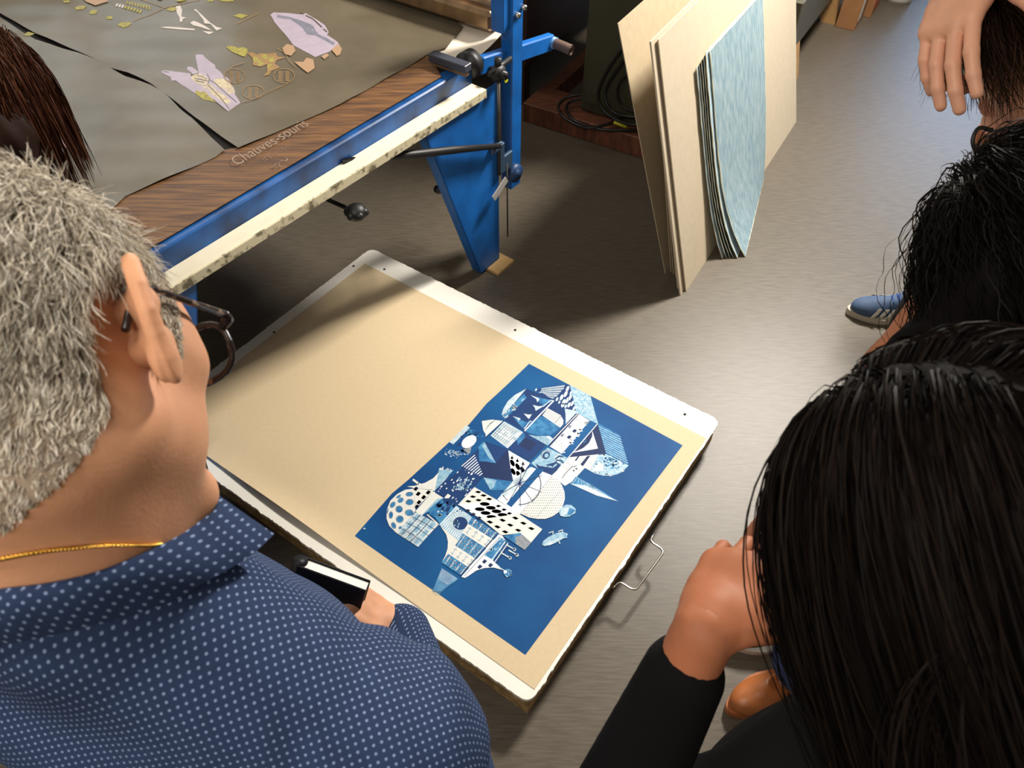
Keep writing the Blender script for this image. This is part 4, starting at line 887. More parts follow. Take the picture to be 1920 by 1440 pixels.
# ------------------------------------------------------------------ figures: smooth bodies grown from distance fields
def P_ell(c, r, ax=None, k=.02, op='+'): return ('e', np.array(c, float), np.array(r, float), np.eye(3) if ax is None else np.array(ax, float), k, op)
def P_cone(a, b, ra, rb, k=.02, op='+'): return ('c', np.array(a, float), np.array(b, float), ra, rb, k, op)
def field(prims, h, infl=0.0, warp=None, cuts=(), pad=0.03):
    lo = np.full(3, 9e9); hi = -lo
    bbs = []
    for p in prims:
        if p[0] == 'e':
            e = np.sqrt(((p[3] * p[2][:, None]) ** 2).sum(0)); a, b = p[1] - e, p[1] + e
        else: a = np.minimum(p[1] - p[3], p[2] - p[4]); b = np.maximum(p[1] + p[3], p[2] + p[4])
        bbs.append((a, b))
        if p[-1] == '+': lo = np.minimum(lo, a); hi = np.maximum(hi, b)
    lo -= pad + infl; hi += pad + infl
    n = np.ceil((hi - lo) / h).astype(int) + 1
    X = [lo[i] + h * np.arange(n[i]) for i in range(3)]
    d = np.full(n, .2, np.float32)
    for p, (a, b) in zip(prims, bbs):
        mg = infl + .02 + 1.5 * p[-2]
        i0 = np.maximum(((a - mg - lo) / h).astype(int), 0); i1 = np.minimum(((b + mg - lo) / h).astype(int) + 2, n)
        if (i1 <= i0).any(): continue
        g = np.stack(np.meshgrid(*[X[i][i0[i]:i1[i]] for i in range(3)], indexing='ij'), -1).astype(np.float32)
        if p[0] == 'e':
            q = ((g - p[1].astype(np.float32)) @ p[3].T.astype(np.float32)) / p[2].astype(np.float32)
            k0 = np.linalg.norm(q, axis=-1); k1 = np.linalg.norm(q / p[2].astype(np.float32), axis=-1) + 1e-6
            v = k0 * (k0 - 1) / k1
        else:
            ab = p[2] - p[1]; t = np.clip(((g - p[1]) @ ab) / (ab @ ab + 1e-12), 0, 1)
            v = np.linalg.norm(g - (p[1] + t[..., None] * ab), axis=-1) - (p[3] + (p[4] - p[3]) * t)
        v = v.astype(np.float32); k = p[-2]
        s = d[i0[0]:i1[0], i0[1]:i1[1], i0[2]:i1[2]]
        if p[-1] == '+':
            hh = np.maximum(k - np.abs(s - v), 0) / k; s[:] = np.minimum(s, v) - hh * hh * k / 4
        else:
            v = -v; hh = np.maximum(k - np.abs(s - v), 0) / k; s[:] = np.maximum(s, v) + hh * hh * k / 4
    d -= infl
    if warp is not None or cuts:
        g = np.stack(np.meshgrid(*X, indexing='ij'), -1)
        if warp is not None: d += warp(g).astype(np.float32)
        for f in cuts: d = np.maximum(d, f(g).astype(np.float32))
    return nets(d, lo, h)
def nets(d, lo, h):
    d = d.copy(); d[0] = d[-1] = .1; d[:, 0] = d[:, -1] = .1; d[:, :, 0] = d[:, :, -1] = .1
    s = d < 0; n = np.array(d.shape)
    cnt = sum(s[i:n[0] - 1 + i, j:n[1] - 1 + j, k:n[2] - 1 + k].astype(np.int8) for i in (0, 1) for j in (0, 1) for k in (0, 1))
    idx = np.argwhere((cnt > 0) & (cnt < 8))
    acc = np.zeros((len(idx), 3)); num = np.zeros(len(idx))
    cs = [(i, j, k) for i in (0, 1) for j in (0, 1) for k in (0, 1)]
    for a in cs:
        for ax in range(3):
            if a[ax]: continue
            b = list(a); b[ax] = 1
            v1 = d[idx[:, 0] + a[0], idx[:, 1] + a[1], idx[:, 2] + a[2]]; v2 = d[idx[:, 0] + b[0], idx[:, 1] + b[1], idx[:, 2] + b[2]]
            mk = (v1 < 0) != (v2 < 0)
            t = np.where(mk, v1 / np.where(mk, v1 - v2, 1), 0)
            p = np.array(a, float)[None] + t[:, None] * (np.array(b) - np.array(a))[None]
            acc += p * mk[:, None]; num += mk
    V = (idx + acc / num[:, None]) * h + lo
    cid = np.full(n - 1, -1, int); cid[idx[:, 0], idx[:, 1], idx[:, 2]] = np.arange(len(idx))
    F = []
    for ax in range(3):
        sl0 = [slice(1, -1)] * 3; sl1 = [slice(1, -1)] * 3; sl0[ax] = slice(0, -1); sl1[ax] = slice(1, None)
        ch = np.argwhere(s[tuple(sl0)] != s[tuple(sl1)])
        off = np.ones(3, int); off[ax] = 0; ch = ch + off
        ins = s[ch[:, 0], ch[:, 1], ch[:, 2]]
        u, w_ = (ax + 1) % 3, (ax + 2) % 3
        q = []
        for du, dw in ((-1, -1), (0, -1), (0, 0), (-1, 0)):
            c = ch.copy(); c[:, u] += du; c[:, w_] += dw; q.append(cid[c[:, 0], c[:, 1], c[:, 2]])
        q = np.stack(q, 1); q = np.where(ins[:, None], q, q[:, ::-1]); F.append(q)
    return V, np.concatenate(F)
def np_mesh(name, V, F, mats, parent=None, mi=None, uv=None, smooth=True):
    me = bpy.data.meshes.new(name); V = np.asarray(V, np.float32); F = np.asarray(F, np.int32); k = F.shape[1]
    me.vertices.add(len(V)); me.vertices.foreach_set('co', V.ravel())
    me.loops.add(F.size); me.loops.foreach_set('vertex_index', F.ravel())
    me.polygons.add(len(F)); me.polygons.foreach_set('loop_start', np.arange(len(F), dtype=np.int32) * k); me.polygons.foreach_set('loop_total', np.full(len(F), k, np.int32))
    for m_ in (mats if isinstance(mats, (list, tuple)) else [mats]): me.materials.append(m_)
    if mi is not None: me.polygons.foreach_set('material_index', np.asarray(mi, np.int32))
    me.polygons.foreach_set('use_smooth', np.full(len(F), smooth))
    if uv is not None:
        l = me.uv_layers.new(name='cloth'); l.data.foreach_set('uv', np.asarray(uv, np.float32)[F.ravel()].ravel())
    me.update(calc_edges=True); me.validate()
    o = bpy.data.objects.new(name, me); COL.objects.link(o)
    if parent is not None: put(o, parent)
    return o
def merge(parts):
    V = []; F = []; o = 0
    for v, f in parts: V.append(v); F.append(f + o); o += len(v)
    return np.concatenate(V), np.concatenate(F)

def head_prims(neck_local, nr=.06, female=False):
    s = []
    s.append(P_ell((0, -.014, .032), (.0735, .095, .086), k=.02))
    s.append(P_ell((0, .022, -.02), (.062, .068, .082), k=.025))
    for x in (-1, 1):
        s.append(P_cone((x * .047, -.004, -.060), (x * .013, .074, -.100), .020, .016, k=.025))
        s.append(P_ell((x * .045, .058, -.024), (.021, .020, .018), k=.02))
        s.append(P_ell((x * .037, .042, -.058), (.019, .027, .027), k=.022))
    for x in (-1, 1): s.append(P_ell((x * .050, .046, .004), (.017, .030, .034), k=.02))
    s.append(P_ell((0, .083, -.106), (.021, .016, .016), k=.02))
    s.append(P_cone((-.034, .078, .022), (.034, .078, .022), .012, .012, k=.02))
    for x in (-1, 1): s.append(P_ell((x * .031, .100, .004), (.017, .014, .011), k=.012, op='-'))
    s.append(P_cone((0, .089, .012), (0, .110, -.028), .008, .011, k=.012))
    for x in (-1, 1): s.append(P_ell((x * .011, .101, -.034), (.008, .010, .007), k=.008))
    s.append(P_cone((-.018, .086, -.064), (.018, .086, -.064), .007, .007, k=.01)); s.append(P_cone((-.016, .086, -.074), (.016, .086, -.074), .0075, .0075, k=.01))
    s.append(P_cone((-.022, .098, -.069), (.022, .098, -.069), .0028, .0028, k=.004, op='-'))
    for x in (-1, 1): s.append(P_ell((x * .031, .083, .003), (.0125, .0115, .010), k=.004))
    n0 = np.array((0, -.030, -.055)); nl = np.array(neck_local)
    s.append(P_cone(n0, n0 + (nl - n0) * .55, nr * .97, nr * .96, k=.035)); s.append(P_cone(n0 + (nl - n0) * .55, nl, nr * .96, nr * .98, k=.03))
    return s
def ear_mesh(side, sc=1.0):
    """right or left ear in head axes"""
    path = [(.010, 0), (.016, .012), (.016, .024), (.008, .0335), (-.004, .034), (-.015, .027), (-.020, .014), (-.019, 0), (-.014, -.012), (-.008, -.022)]
    s = []
    R3 = lambda y, z, o=0: np.array((max(.003, .0125 - y * .60), y * .85, z))   # ear wings outwards towards the back
    for (a, b) in zip(path[:-1], path[1:]): s.append(P_cone(R3(*a), R3(*b), .0042, .0042, k=.0006))
    an = [(.002, .022), (-.006, .016), (-.010, .006), (-.009, -.006), (-.002, -.014)]
    for (a, b) in zip(an[:-1], an[1:]): s.append(P_cone(R3(*a), R3(*b), .0022, .0022, k=.0006))
    s.append(P_ell(R3(-.003, .005) - np.array((.0025, 0, 0)), (.0042, .019, .030), ax=[nrm((.85, .5, 0)), nrm((-.5, .85, 0)), (0, 0, 1)], k=.006))
    s.append(P_ell(R3(-.002, -.027), (.0052, .0085, .0115), k=.012))
    s.append(P_cone(R3(.012, -.003), R3(.009, -.012), .004, .003, k=.005))
    s.append(P_cone((-.010, .006, .012), R3(-.004, .008), .012, .006, k=.01)); s.append(P_cone((-.010, .008, -.012), R3(0, -.012), .010, .005, k=.01))
    V, F = field(s, .0013)
    V = V * sc
    V = V + np.array((.0735, -.008, -.010))
    if side < 0: V = V * np.array((-1, 1, 1)); F = F[:, ::-1]
    return V, F
EAR = {1: ear_mesh(1, 1.04), -1: ear_mesh(-1, 1.04)}
def hand_mesh(M, curl=(.5, .55, .6, .65), thumb=.5, side=1, spread=.05, sc=1.0, arm=None):
    """hand in local axes: x to the thumb, y along the fingers, z out of the back; M rows are those axes in the world, last row the wrist"""
    s = [P_ell((0, .045, 0), (.038, .048, .0135), k=.012), P_ell((.0, .078, .001), (.037, .018, .0115), k=.012), P_cone((0, -.03 if arm is None else -.002, 0), (0, .02, 0), .022, .025, k=.02), P_ell((.026, .035, -.006), (.017, .032, .013), k=.014)]
    if arm is not None:
        al = np.array(M[:3]) @ np.asarray(arm) * (np.array((side, 1, 1)))
        s.append(P_cone((0, .0, 0), al, .0225, .0235, k=.018))
    xs = (.029, .010, -.009, -.026); ln = ((.042, .026, .021), (.046, .030, .022), (.042, .028, .021), (.033, .021, .019)); rr = (.0088, .0090, .0085, .0076)
    for i in range(4):
        p = np.array((xs[i], .086 - .004 * abs(i - 1), .001)); ang = 0; yaw = (1.5 - i) * spread
        s.append(P_cone(p - np.array((0, .03, 0)), p, rr[i] * 1.1, rr[i] * 1.06, k=.008))
        for j in range(3):
            ang += curl[i] * (1.0, 1.05, .75)[j]
            q = p + ln[i][j] * np.array((math.sin(yaw), math.cos(ang) * math.cos(yaw), -math.sin(ang)))
            s.append(P_cone(p, q, rr[i] * (1.02 - .06 * j), rr[i] * (.97 - .08 * j), k=.003)); p = q
    p = np.array((.030, .018, -.006)); d = nrm((.72, .62, -.35)); 
    for j, (l, r) in enumerate(((.044, .0118), (.032, .0102), (.026, .0092))):
        q = p + d * l; s.append(P_cone(p, q, r, r * .92, k=.006)); p = q
        d = nrm(d + thumb * np.array((-.45, .25, -.28)))
    V, F = field(s, .0024)
    if side < 0: V = V * np.array((-1, 1, 1)); F = F[:, ::-1]
    A3 = np.array(M[:3]); 
    V = (V * sc) @ A3 + np.array(M[3])
    if np.linalg.det(A3) < 0: F = F[:, ::-1]
    return V, F
def hand_frame(wrist, fdir, back, side):
    y = nrm(fdir); z = nrm(np.array(back) - y * (np.array(back) @ y)); x = np.cross(y, z) * side
    return [x * side, y, z, wrist] if side > 0 else [np.cross(y, z), y, z, wrist]

def sample_faces(V, F, mask, n, rng):
    c = V[F].mean(1); f = F[mask(c)]
    a, b, c_, d_ = V[f[:, 0]], V[f[:, 1]], V[f[:, 2]], V[f[:, 3]]
    N = np.cross(c_ - a, d_ - b); ar = np.linalg.norm(N, axis=1) + 1e-12; N = N / ar[:, None]
    i = rng.choice(len(f), n, p=ar / ar.sum()); u = rng.random((n, 1)); v = rng.random((n, 1))
    P = (a[i] * (1 - u) + b[i] * u) * (1 - v) + (d_[i] * (1 - u) + c_[i] * u) * v
    return P, N[i]
def grow(P, D, N, length, steps, grav, stiff, coll, rng, noise=.1, curl=0.0, cfreq=3.0, layer=.12):
    """strand paths; coll = list of (centre, axes, radii) the hair slides over"""
    n = len(P); L = np.broadcast_to(np.asarray(length, float), (n,)); out = [P.copy()]
    d = D / (np.linalg.norm(D, axis=1, keepdims=True) + 1e-9); lay = 1 + layer * rng.random(n); drift = rng.normal(size=(n, 3)) * noise
    ph = rng.random(n) * 6.28; P = P.copy(); fr = cfreq * (0.7 + .6 * rng.random(n))
    for s in range(steps):
        if s % 4 == 0: drift = .6 * drift + .7 * rng.normal(size=(n, 3)) * noise
        d = d * stiff + np.asarray(grav) + drift; d /= np.linalg.norm(d, axis=1, keepdims=True) + 1e-9
        Q = P + d * (L / steps)[:, None]
        for c, ax, r in coll:
            q = ((Q - c) @ np.array(ax).T) / (np.array(r) * lay[:, None]); k = np.linalg.norm(q, axis=1); m_ = k < 1
            if m_.any(): Q[m_] = ((q[m_] / k[m_, None]) * (np.array(r) * lay[m_, None])) @ np.array(ax) + c
        d = .5 * d + .5 * (Q - P) / (np.linalg.norm(Q - P, axis=1, keepdims=True) + 1e-9)
        P = Q; o = P.copy()
        if curl:
            t = (s + 1) / steps * fr * 6.28 + ph; am = curl * min(1, (s + 1) / 5)
            o[:, 0] += am * np.cos(t); o[:, 1] += am * np.sin(t); o[:, 2] += am * .5 * np.sin(t * 1.3)
        out.append(o)
    return np.stack(out, 1)
def clump(paths, k, amount, rng):
    n, s, _ = paths.shape; c = paths[rng.choice(n, k, replace=False)]
    r = paths[:, 0].astype(np.float32); cr_ = c[:, 0].astype(np.float32); near = np.empty(n, int)
    for i in range(0, n, 4000): near[i:i + 4000] = ((r[i:i + 4000, None] - cr_[None]) ** 2).sum(-1).argmin(1)
    w_ = np.linspace(0, 1, s)[None, :, None] * amount
    return paths * (1 - w_) + c[near] * w_
def strands(name, paths, width, mats, parent, probs=None, rng=RNG, sides=3, extra=None):
    n, s, _ = paths.shape
    T_ = np.gradient(paths, axis=1); T_ /= np.linalg.norm(T_, axis=2, keepdims=True) + 1e-9
    ref = rng.normal(size=(n, 1, 3)); a = np.cross(T_, np.broadcast_to(ref, T_.shape)); a /= np.linalg.norm(a, axis=2, keepdims=True) + 1e-9; b = np.cross(T_, a)
    wd = (np.broadcast_to(np.asarray(width, float), (n,))[:, None] * (1 - .8 * np.linspace(0, 1, s)[None] ** 2.2))[..., None] * .5
    if sides == 2: rings = [paths + a * wd, paths - a * wd]
    else: rings = [paths + (a * math.cos(q) + b * math.sin(q)) * wd for q in (0, 2.094, 4.189)]
    V = np.stack(rings, 2); m_ = V.shape[2]
    base = (np.arange(n) * s * m_)[:, None, None] + (np.arange(s - 1) * m_)[None, :, None]
    k = np.arange(m_ if m_ > 2 else 1)[None, None]; k2 = (k + 1) % m_
    F = np.stack([base + k, base + k2, base + m_ + k2, base + m_ + k], -1).reshape(-1, 4)
    mi = np.repeat(rng.choice(len(mats), n, p=probs), (s - 1) * (m_ if m_ > 2 else 1)) if len(mats) > 1 else None
    V = V.reshape(-1, 3)
    if extra is not None:
        ev, ef, em = extra; F = np.concatenate([F, ef + len(V)]); V = np.concatenate([V, ev]); mi = np.concatenate([mi if mi is not None else np.zeros(len(F) - len(ef), int), np.full(len(ef), em)])
    return np_mesh(name, V, F, mats, parent, mi)

M_SKIN_TAN = mat('tanned_skin', (206, 150, 114), .58, spec=.3, var=.07, vscale=30, bump=.08, bscale=350, sss=.12)
M_SKIN = mat('skin', (178, 116, 84), .6, spec=.25, var=.06, vscale=30, bump=.05, bscale=350, sss=.12)
M_SKIN2 = mat('light_skin', (222, 164, 134), .5, var=.06, vscale=30, sss=.12)
M_EYE = mat('eye_white', (225, 220, 212), .2)
def gmat(n, c, r=.5): return mat(n, c, max(r, .55), spec=.08)
HG = [gmat('hair_silver', (228, 218, 200)), gmat('hair_grey', (186, 174, 156)), gmat('hair_dark_grey', (104, 92, 78)), gmat('hair_white', (242, 236, 224)), gmat('scalp_grey', (164, 146, 128), .8)]
HB = [gmat('hair_black', (13, 9, 8), .65), gmat('hair_near_black', (24, 17, 13), .65), gmat('hair_base_black', (10, 7, 6), .8)]
HD = [gmat('hair_dark_brown', (44, 30, 22), .4), gmat('hair_brown', (66, 46, 32), .4), gmat('hair_base_brown', (28, 19, 14), .6)]
HC = [gmat('hair_curl_black', (14, 11, 10), .65), gmat('hair_curl_soft', (20, 16, 14), .65), gmat('hair_base_curl', (14, 11, 11), .7)]
HR = [gmat('hair_chestnut', (74, 42, 26), .35), gmat('hair_auburn', (58, 34, 24), .35), gmat('hair_base_chestnut', (38, 23, 17), .6)]
M_BLACKCLOTH = mat('black_jersey', (9, 8, 9), .9, spec=.15, var=.1, vscale=30, bump=.1, bscale=200)
M_NAVYCLOTH = mat('dark_navy_trousers', (17, 17, 21), .9, spec=.15, var=.1, vscale=30)
M_JEANS = mat('blue_jeans', (50, 76, 136), .8, var=.12, vscale=80, bump=.2, bscale=500)

def sandwich(root, ankle, toe, name, upper, sole_m, L=.27, wd=.048, ht=.075, closed=True, stripes=None, lace=None):
    """a shoe: toe direction from ankle to toe on the floor"""
    y = nrm(np.array((toe[0] - ankle[0], toe[1] - ankle[1], 0))); x = np.array((y[1], -y[0], 0))
    heel = np.array((ankle[0], ankle[1], 0)) - y * .065
    R3 = np.array([x, y, Z])
    n = 14; prof = []
    def outline(k, g): 
        pts = []
        for i in range(36):
            t = 2 * math.pi * i / 36; yy = (1 - math.cos(t)) / 2; sgn = 1 if t < math.pi else -1
            wdt = wd * g * (math.sin(math.pi * min(1, yy * .97 + .03)) ** .42) * (.80 + .34 * math.exp(-((yy - .68) / .25) ** 2))
            pts.append(heel + y * (yy * L * (1 + .02 * (g - 1)) - .006 * (g - 1)) + x * sgn * wdt + Z * k)
        return pts
    m = MB(); lv = [outline(.002, .97), outline(.010, 1.0), outline(.024, .99)]
    m.grid([a + [a[0]] for a in lv]); m.add(lv[0], [tuple(range(36))[::-1]]); m.add(lv[2], [tuple(range(36))])
    sole = m.build('sole', sole_m)
    s = [P_ell(heel + y * .19 + Z * .034, (wd * .88, .072, .034), ax=R3, k=.02), P_ell(heel + y * .07 + Z * .045, (wd * .72, .068, .045), ax=R3, k=.02), P_cone(heel + y * .07 + Z * .05, heel + y * .075 + Z * ht, .036, .034, k=.02), P_cone(heel + y * .10 + Z * .065, heel + y * .18 + Z * .045, .030, .026, k=.02)]
    if not closed: s.append(P_cone(heel + y * .075 + Z * .06, heel + y * .075 + Z * .14, .030, .034, k=.008, op='-')); s.append(P_cone(heel + y * .075 + Z * .075, heel + y * .15 + Z * .085, .026, .022, k=.008, op='-'))
    zc = .020
    V, F = field(s, .0035, cuts=[lambda g: zc - g[..., 2]])
    up = np_mesh(name, V, F, upper, root)
    sole.parent = up
    if stripes:
        for sg in (-1, 1):
            for k in range(3):
                m = MB(); P = []
                for i in range(6):
                    row = []
                    for j in range(3):
                        z_ = .026 + .036 * i / 5; yy = .115 + .024 * k + .012 * j / 2 - .018 * i / 5 + .03
                        w_ = wd * .90 * math.sqrt(max(.02, 1 - ((z_ - .036) / .045) ** 2)) * (.93 + .07 * math.sin(yy * 9)); row.append(heel + y * yy + x * sg * (w_ + .003) + Z * z_)
                    P.append(row)
                m.slab(P, .0015 * sg); m.build('stripe', stripes).parent = up
    if lace:
        m = MB()
        for k in range(5):
            c = heel + y * (.105 + .017 * k) + Z * (.100 - .0085 * k); m.tube([c - x * .022 - Z * .010, c + Z * .002 + y * .004, c + x * .022 - Z * .010], .0032, 6)
        m.build('laces', lace).parent = up
    return up
def figure(name, label, base, H, f, u, neck, shL, shR, elL, elR, wrL, wrR, hands, pelvis, face2, feet, skin, top, trousers, shoe, hsc=1.0, nr=.055, girth=1.0, top_infl=.008, top_cuts=(), slit=None, sleeve=1.0, torso_h=.008, legs=True, shoulder_r=.05, top_name='shirt', uvf=None, warp=None, hem=.9, top_extra=(), open_r=.012, slim=1.0):
    """one standing person; joints in world coordinates"""
    f = nrm(f); u = np.array(u, float); u = nrm(u - f * (f @ u)); r = np.cross(f, u); Rm = np.array([r, f, u])
    root = thing(name, base, label, 'person')
    H, neck, shL, shR, elL, elR, wrL, wrR, pelvis = [np.array(q, float) for q in (H, neck, shL, shR, elL, elR, wrL, wrR, pelvis)]
    nl = (neck - H) @ Rm.T / hsc
    hv, hf = field(head_prims(nl, nr / hsc), .003)
    head_local = (hv, hf)
    evs = [(EAR[s][0], EAR[s][1]) for s in (1, -1)]
    lv, lf = merge([(hv, hf)] + evs); lv = (lv * hsc) @ Rm + H
    F2 = nrm(np.array((face2[0], face2[1], 0))); spine = nrm(neck - pelvis); R2 = nrm(shR - shL); Ff = nrm(np.cross(spine, R2)); 
    if Ff @ F2 < 0: Ff = -Ff
    ax = [R2, Ff, nrm(np.cross(R2, Ff)) if np.cross(R2, Ff)[2] > 0 else -nrm(np.cross(R2, Ff))]
    L = np.linalg.norm(neck - pelvis); g = girth; sw = np.linalg.norm(shR - shL) / 2
    chest = neck - spine * .235 - Ff * .004; belly = neck - spine * .38 + Ff * .02; mid = (shL + shR) / 2
    torso = [P_ell(chest, (sw * .86 * g, .110 * min(g, 1.0), .17), ax, k=.05), P_ell(belly, (.145 * g, .115 * g, .18), ax, k=.05), P_ell(pelvis, (.165 * g, .12 * g, .13), ax, k=.05),
             P_ell(mid - spine * .035 - Ff * .008, (sw * .95, .075 * g, .062), ax, k=.05)]
    for s_ in (shL, shR): torso.append(P_cone(neck - spine * .005, s_ + (neck - s_) * .12, .050, shoulder_r * .95, k=.05))
    for s_ in (shL, shR): torso.append(P_ell(s_, (shoulder_r * 1.08,) * 3, k=.04))
    arms = []
    for a, b_, c in ((shL, elL, wrL), (shR, elR, wrR)):
        q_ = .040 * (slim + 1) / 2; arms += [P_cone(a, b_, shoulder_r * .98, q_, k=.03), P_cone(b_, b_ + (c - b_) * .35, q_, .039 * slim, k=.02), P_cone(b_ + (c - b_) * .35, c, .039 * slim, .025, k=.02)]
    lg = []
    if legs:
        for i, (an, toe) in enumerate(feet):
            hip = pelvis + R2 * (.085 if i else -.085) * np.array((1, 1, 0)) - Z * .03; an = np.array(an, float); kn = hip * .48 + an * .52 + F2 * .03
            lg += [P_cone(hip, kn, .088 * g, .058, k=.03), P_cone(kn, kn * .6 + an * .4 - F2 * .01, .058, .054, k=.02), P_cone(kn * .6 + an * .4 - F2 * .01, an + Z * .085, .054, .038, k=.02)]
            y = nrm(np.array((toe[0] - an[0], toe[1] - an[1], 0))); lg += [P_cone(an + Z * .085, an + Z * .045 - y * .02, .038, .034, k=.02), P_cone(an + Z * .05, an + Z * .028 + y * .12, .032, .024, k=.02)]
    bv, bf = field(torso + arms + lg + [P_cone(neck, neck - spine * .05, .045, .06)], torso_h)
    parts = [(lv, lf), (bv, bf)]
    for sd_, hk in hands.items():
        if hk is None: continue
        wr_, el_ = (wrR, elR) if sd_ > 0 else (wrL, elL)
        fd = hk.get('dir', wr_ - el_)
        hm = hand_mesh(hand_frame(wr_, fd, hk.get('back', Z), hk.get('thumb_side', 1)), hk.get('curl', (.35, .4, .45, .5)), hk.get('thumb', .5), hk.get('thumb_side', 1), spread=hk.get('spread', .05), sc=hk.get('sc', 1.0), arm=nrm(el_ - wr_) * .07)
        parts.append(hm)
    V, F = merge(parts)
    np_mesh('body', V, F, skin, root)
    for x in (-1, 1):
        m = MB(); c = H + (np.array((x * .031, .0845, .003)) * hsc) @ Rm; m.ball(c, .0115 * hsc, n=12); m.build('eye', M_EYE, root)
    # clothes follow the same joints, a little larger
    cl = torso[:2] + torso[3:] + [P_cone(neck, neck - spine * .05, nr * 1.04, .06)] + [P_ell(pelvis, (.16 * g, .12 * g, .13), ax, k=.05)]
    for a, b_, c in ((shL, elL, wrL), (shR, elR, wrR)):
        if sleeve > .5: e = b_ + (c - b_) * (sleeve - .5) * 2.0; cl += [P_cone(a, b_, shoulder_r * 1.05, .046 * (slim + 1) / 2, k=.03), P_cone(b_, e, .046 * (slim + 1) / 2, .036 * slim, k=.02)]
        else: e = a + (b_ - a) * sleeve * 2; cl += [P_cone(a, e, shoulder_r * 1.05, .046, k=.03)]
    cl += list(top_extra)
    zh = pelvis[2] - .06 - (.12 if hem > 1 else 0)
    cuts = [lambda q: zh - q[..., 2]] + list(top_cuts)
    # neck opening
    nd = nrm(H - neck)
    def opening(q):
        t = np.clip(((q - (neck - spine * .012)) @ nd), 0, .3); return (nr + open_r) - np.linalg.norm(q - (neck - spine * .012) - t[..., None] * nd, axis=-1)
    cuts.append(opening)
    tv, tf = field(cl, torso_h * .85, infl=top_infl, cuts=cuts, warp=warp)
    uv = uvf(tv) if uvf else None
    shirt = np_mesh(top_name, tv, tf, top, root, uv=uv)
    if legs:
        tr = [P_ell(pelvis, (.165 * g, .122 * g, .13), ax, k=.05)] + [q for q in lg if q[0] == 'c' and q[3] > .037 and q[2][2] > .08]
        an_z = 0.10 if trousers[1] is None else trousers[1]
        v, ff = field(tr, .008, infl=.012, cuts=[lambda q: an_z - q[..., 2], lambda q: q[..., 2] - (pelvis[2] + .10)])
        np_mesh('trousers', v, ff, trousers[0], root)
        for an, toe in feet: sandwich(root, an, toe, 'shoe', **shoe)
    return dict(root=root, H=H, Rm=Rm, hsc=hsc, head=head_local, ax=ax, F2=F2, spine=spine, neck=neck, shirt=shirt, R2=R2, Ff=Ff)

def scalp_female(fig, n, rng):
    V, F = fig['head']
    def mk(c): return (c[:, 2] > .035 - 1.15 * np.minimum(c[:, 1] + .02, 0) * -1 * 1.0 * (c[:, 1] < -.02) - .11 * (c[:, 1] < -.01)) & (c[:, 2] > -.06) & ((c[:, 1] < .055) | (c[:, 2] > .058))
    return sample_faces(V, F, mk, n, rng)
def long_hair(fig, mats, n, length, shell, comb=None, gdir=(0, 0, -1), grav=.35, stiff=1.0, noise=.12, curl=0.0, cfreq=3.0, width=.0024, layer=.16, steps=22, extra_coll=(), seed=5, part_y=.05, rad=(.086, .106, .099)):
    rng = np.random.default_rng(seed)
    P, N = scalp_female(fig, n, rng); Rm, H, sc = fig['Rm'], fig['H'], fig['hsc']
    # combed away from the parting on top of the head
    top = np.array((0, part_y, .13)); D = P - top; D -= N * (D * N).sum(1, keepdims=True); D /= np.linalg.norm(D, axis=1, keepdims=True) + 1e-6; D = D + N * .25
    Pw = (P * sc) @ Rm + H; Dw = D @ Rm
    if isinstance(comb, str):
        Dl = np.stack([np.sign(P[:, 0]) * 1.0 + P[:, 0] * 4, np.full(len(P), -.5), np.full(len(P), -.35)], 1); Dl -= N * (Dl * N).sum(1, keepdims=True); Dw = (Dl / (np.linalg.norm(Dl, axis=1, keepdims=True) + 1e-9) + N * .15) @ Rm
    elif comb is not None:
        Nw = N @ Rm; c_ = np.asarray(comb, float)[None] - Nw * (Nw @ np.asarray(comb, float))[:, None]; Dw = .15 * Dw + 1.0 * c_
    coll = [((np.array((0, -.014, .03)) * sc) @ Rm + H, Rm, np.array(rad) * sc)] + list(extra_coll)
    paths = grow(Pw, Dw, None, length * (0.75 + .35 * rng.random(n)), steps, nrm(gdir) * grav, stiff, coll, rng, noise, curl, cfreq, layer)
    paths = clump(paths, max(40, n // 22), .45, rng)
    V, F = field(shell, .0045, warp=lambda g: .0014 * np.sin(g[..., 0] * 210 + g[..., 2] * 40) * np.sin(g[..., 1] * 170 + g[..., 2] * 25))
    return strands('hair', paths, width * (0.6 + .8 * rng.random(n)), mats, fig['root'], [.6, .4, 0.0], rng, 2, (V, F, 2))
def hcap(fig, face=True):
    """hair mass hugging the skull, open at the face"""
    Rm, H, sc = fig['Rm'], fig['H'], fig['hsc']
    w_ = lambda p: (np.array(p) * sc) @ Rm + H
    s = [P_ell(w_((0, -.016, .034)), np.array((.078, .099, .088)) * sc, Rm, k=.02), P_ell(w_((0, -.035, -.01)), np.array((.078, .078, .085)) * sc, Rm, k=.03)]
    return s, w_
def face_cut(w_, fig):
    return [P_ell(w_((0, .105, -.045)), np.array((.060, .060, .095)) * fig['hsc'], fig['Rm'], k=.02, op='-')]

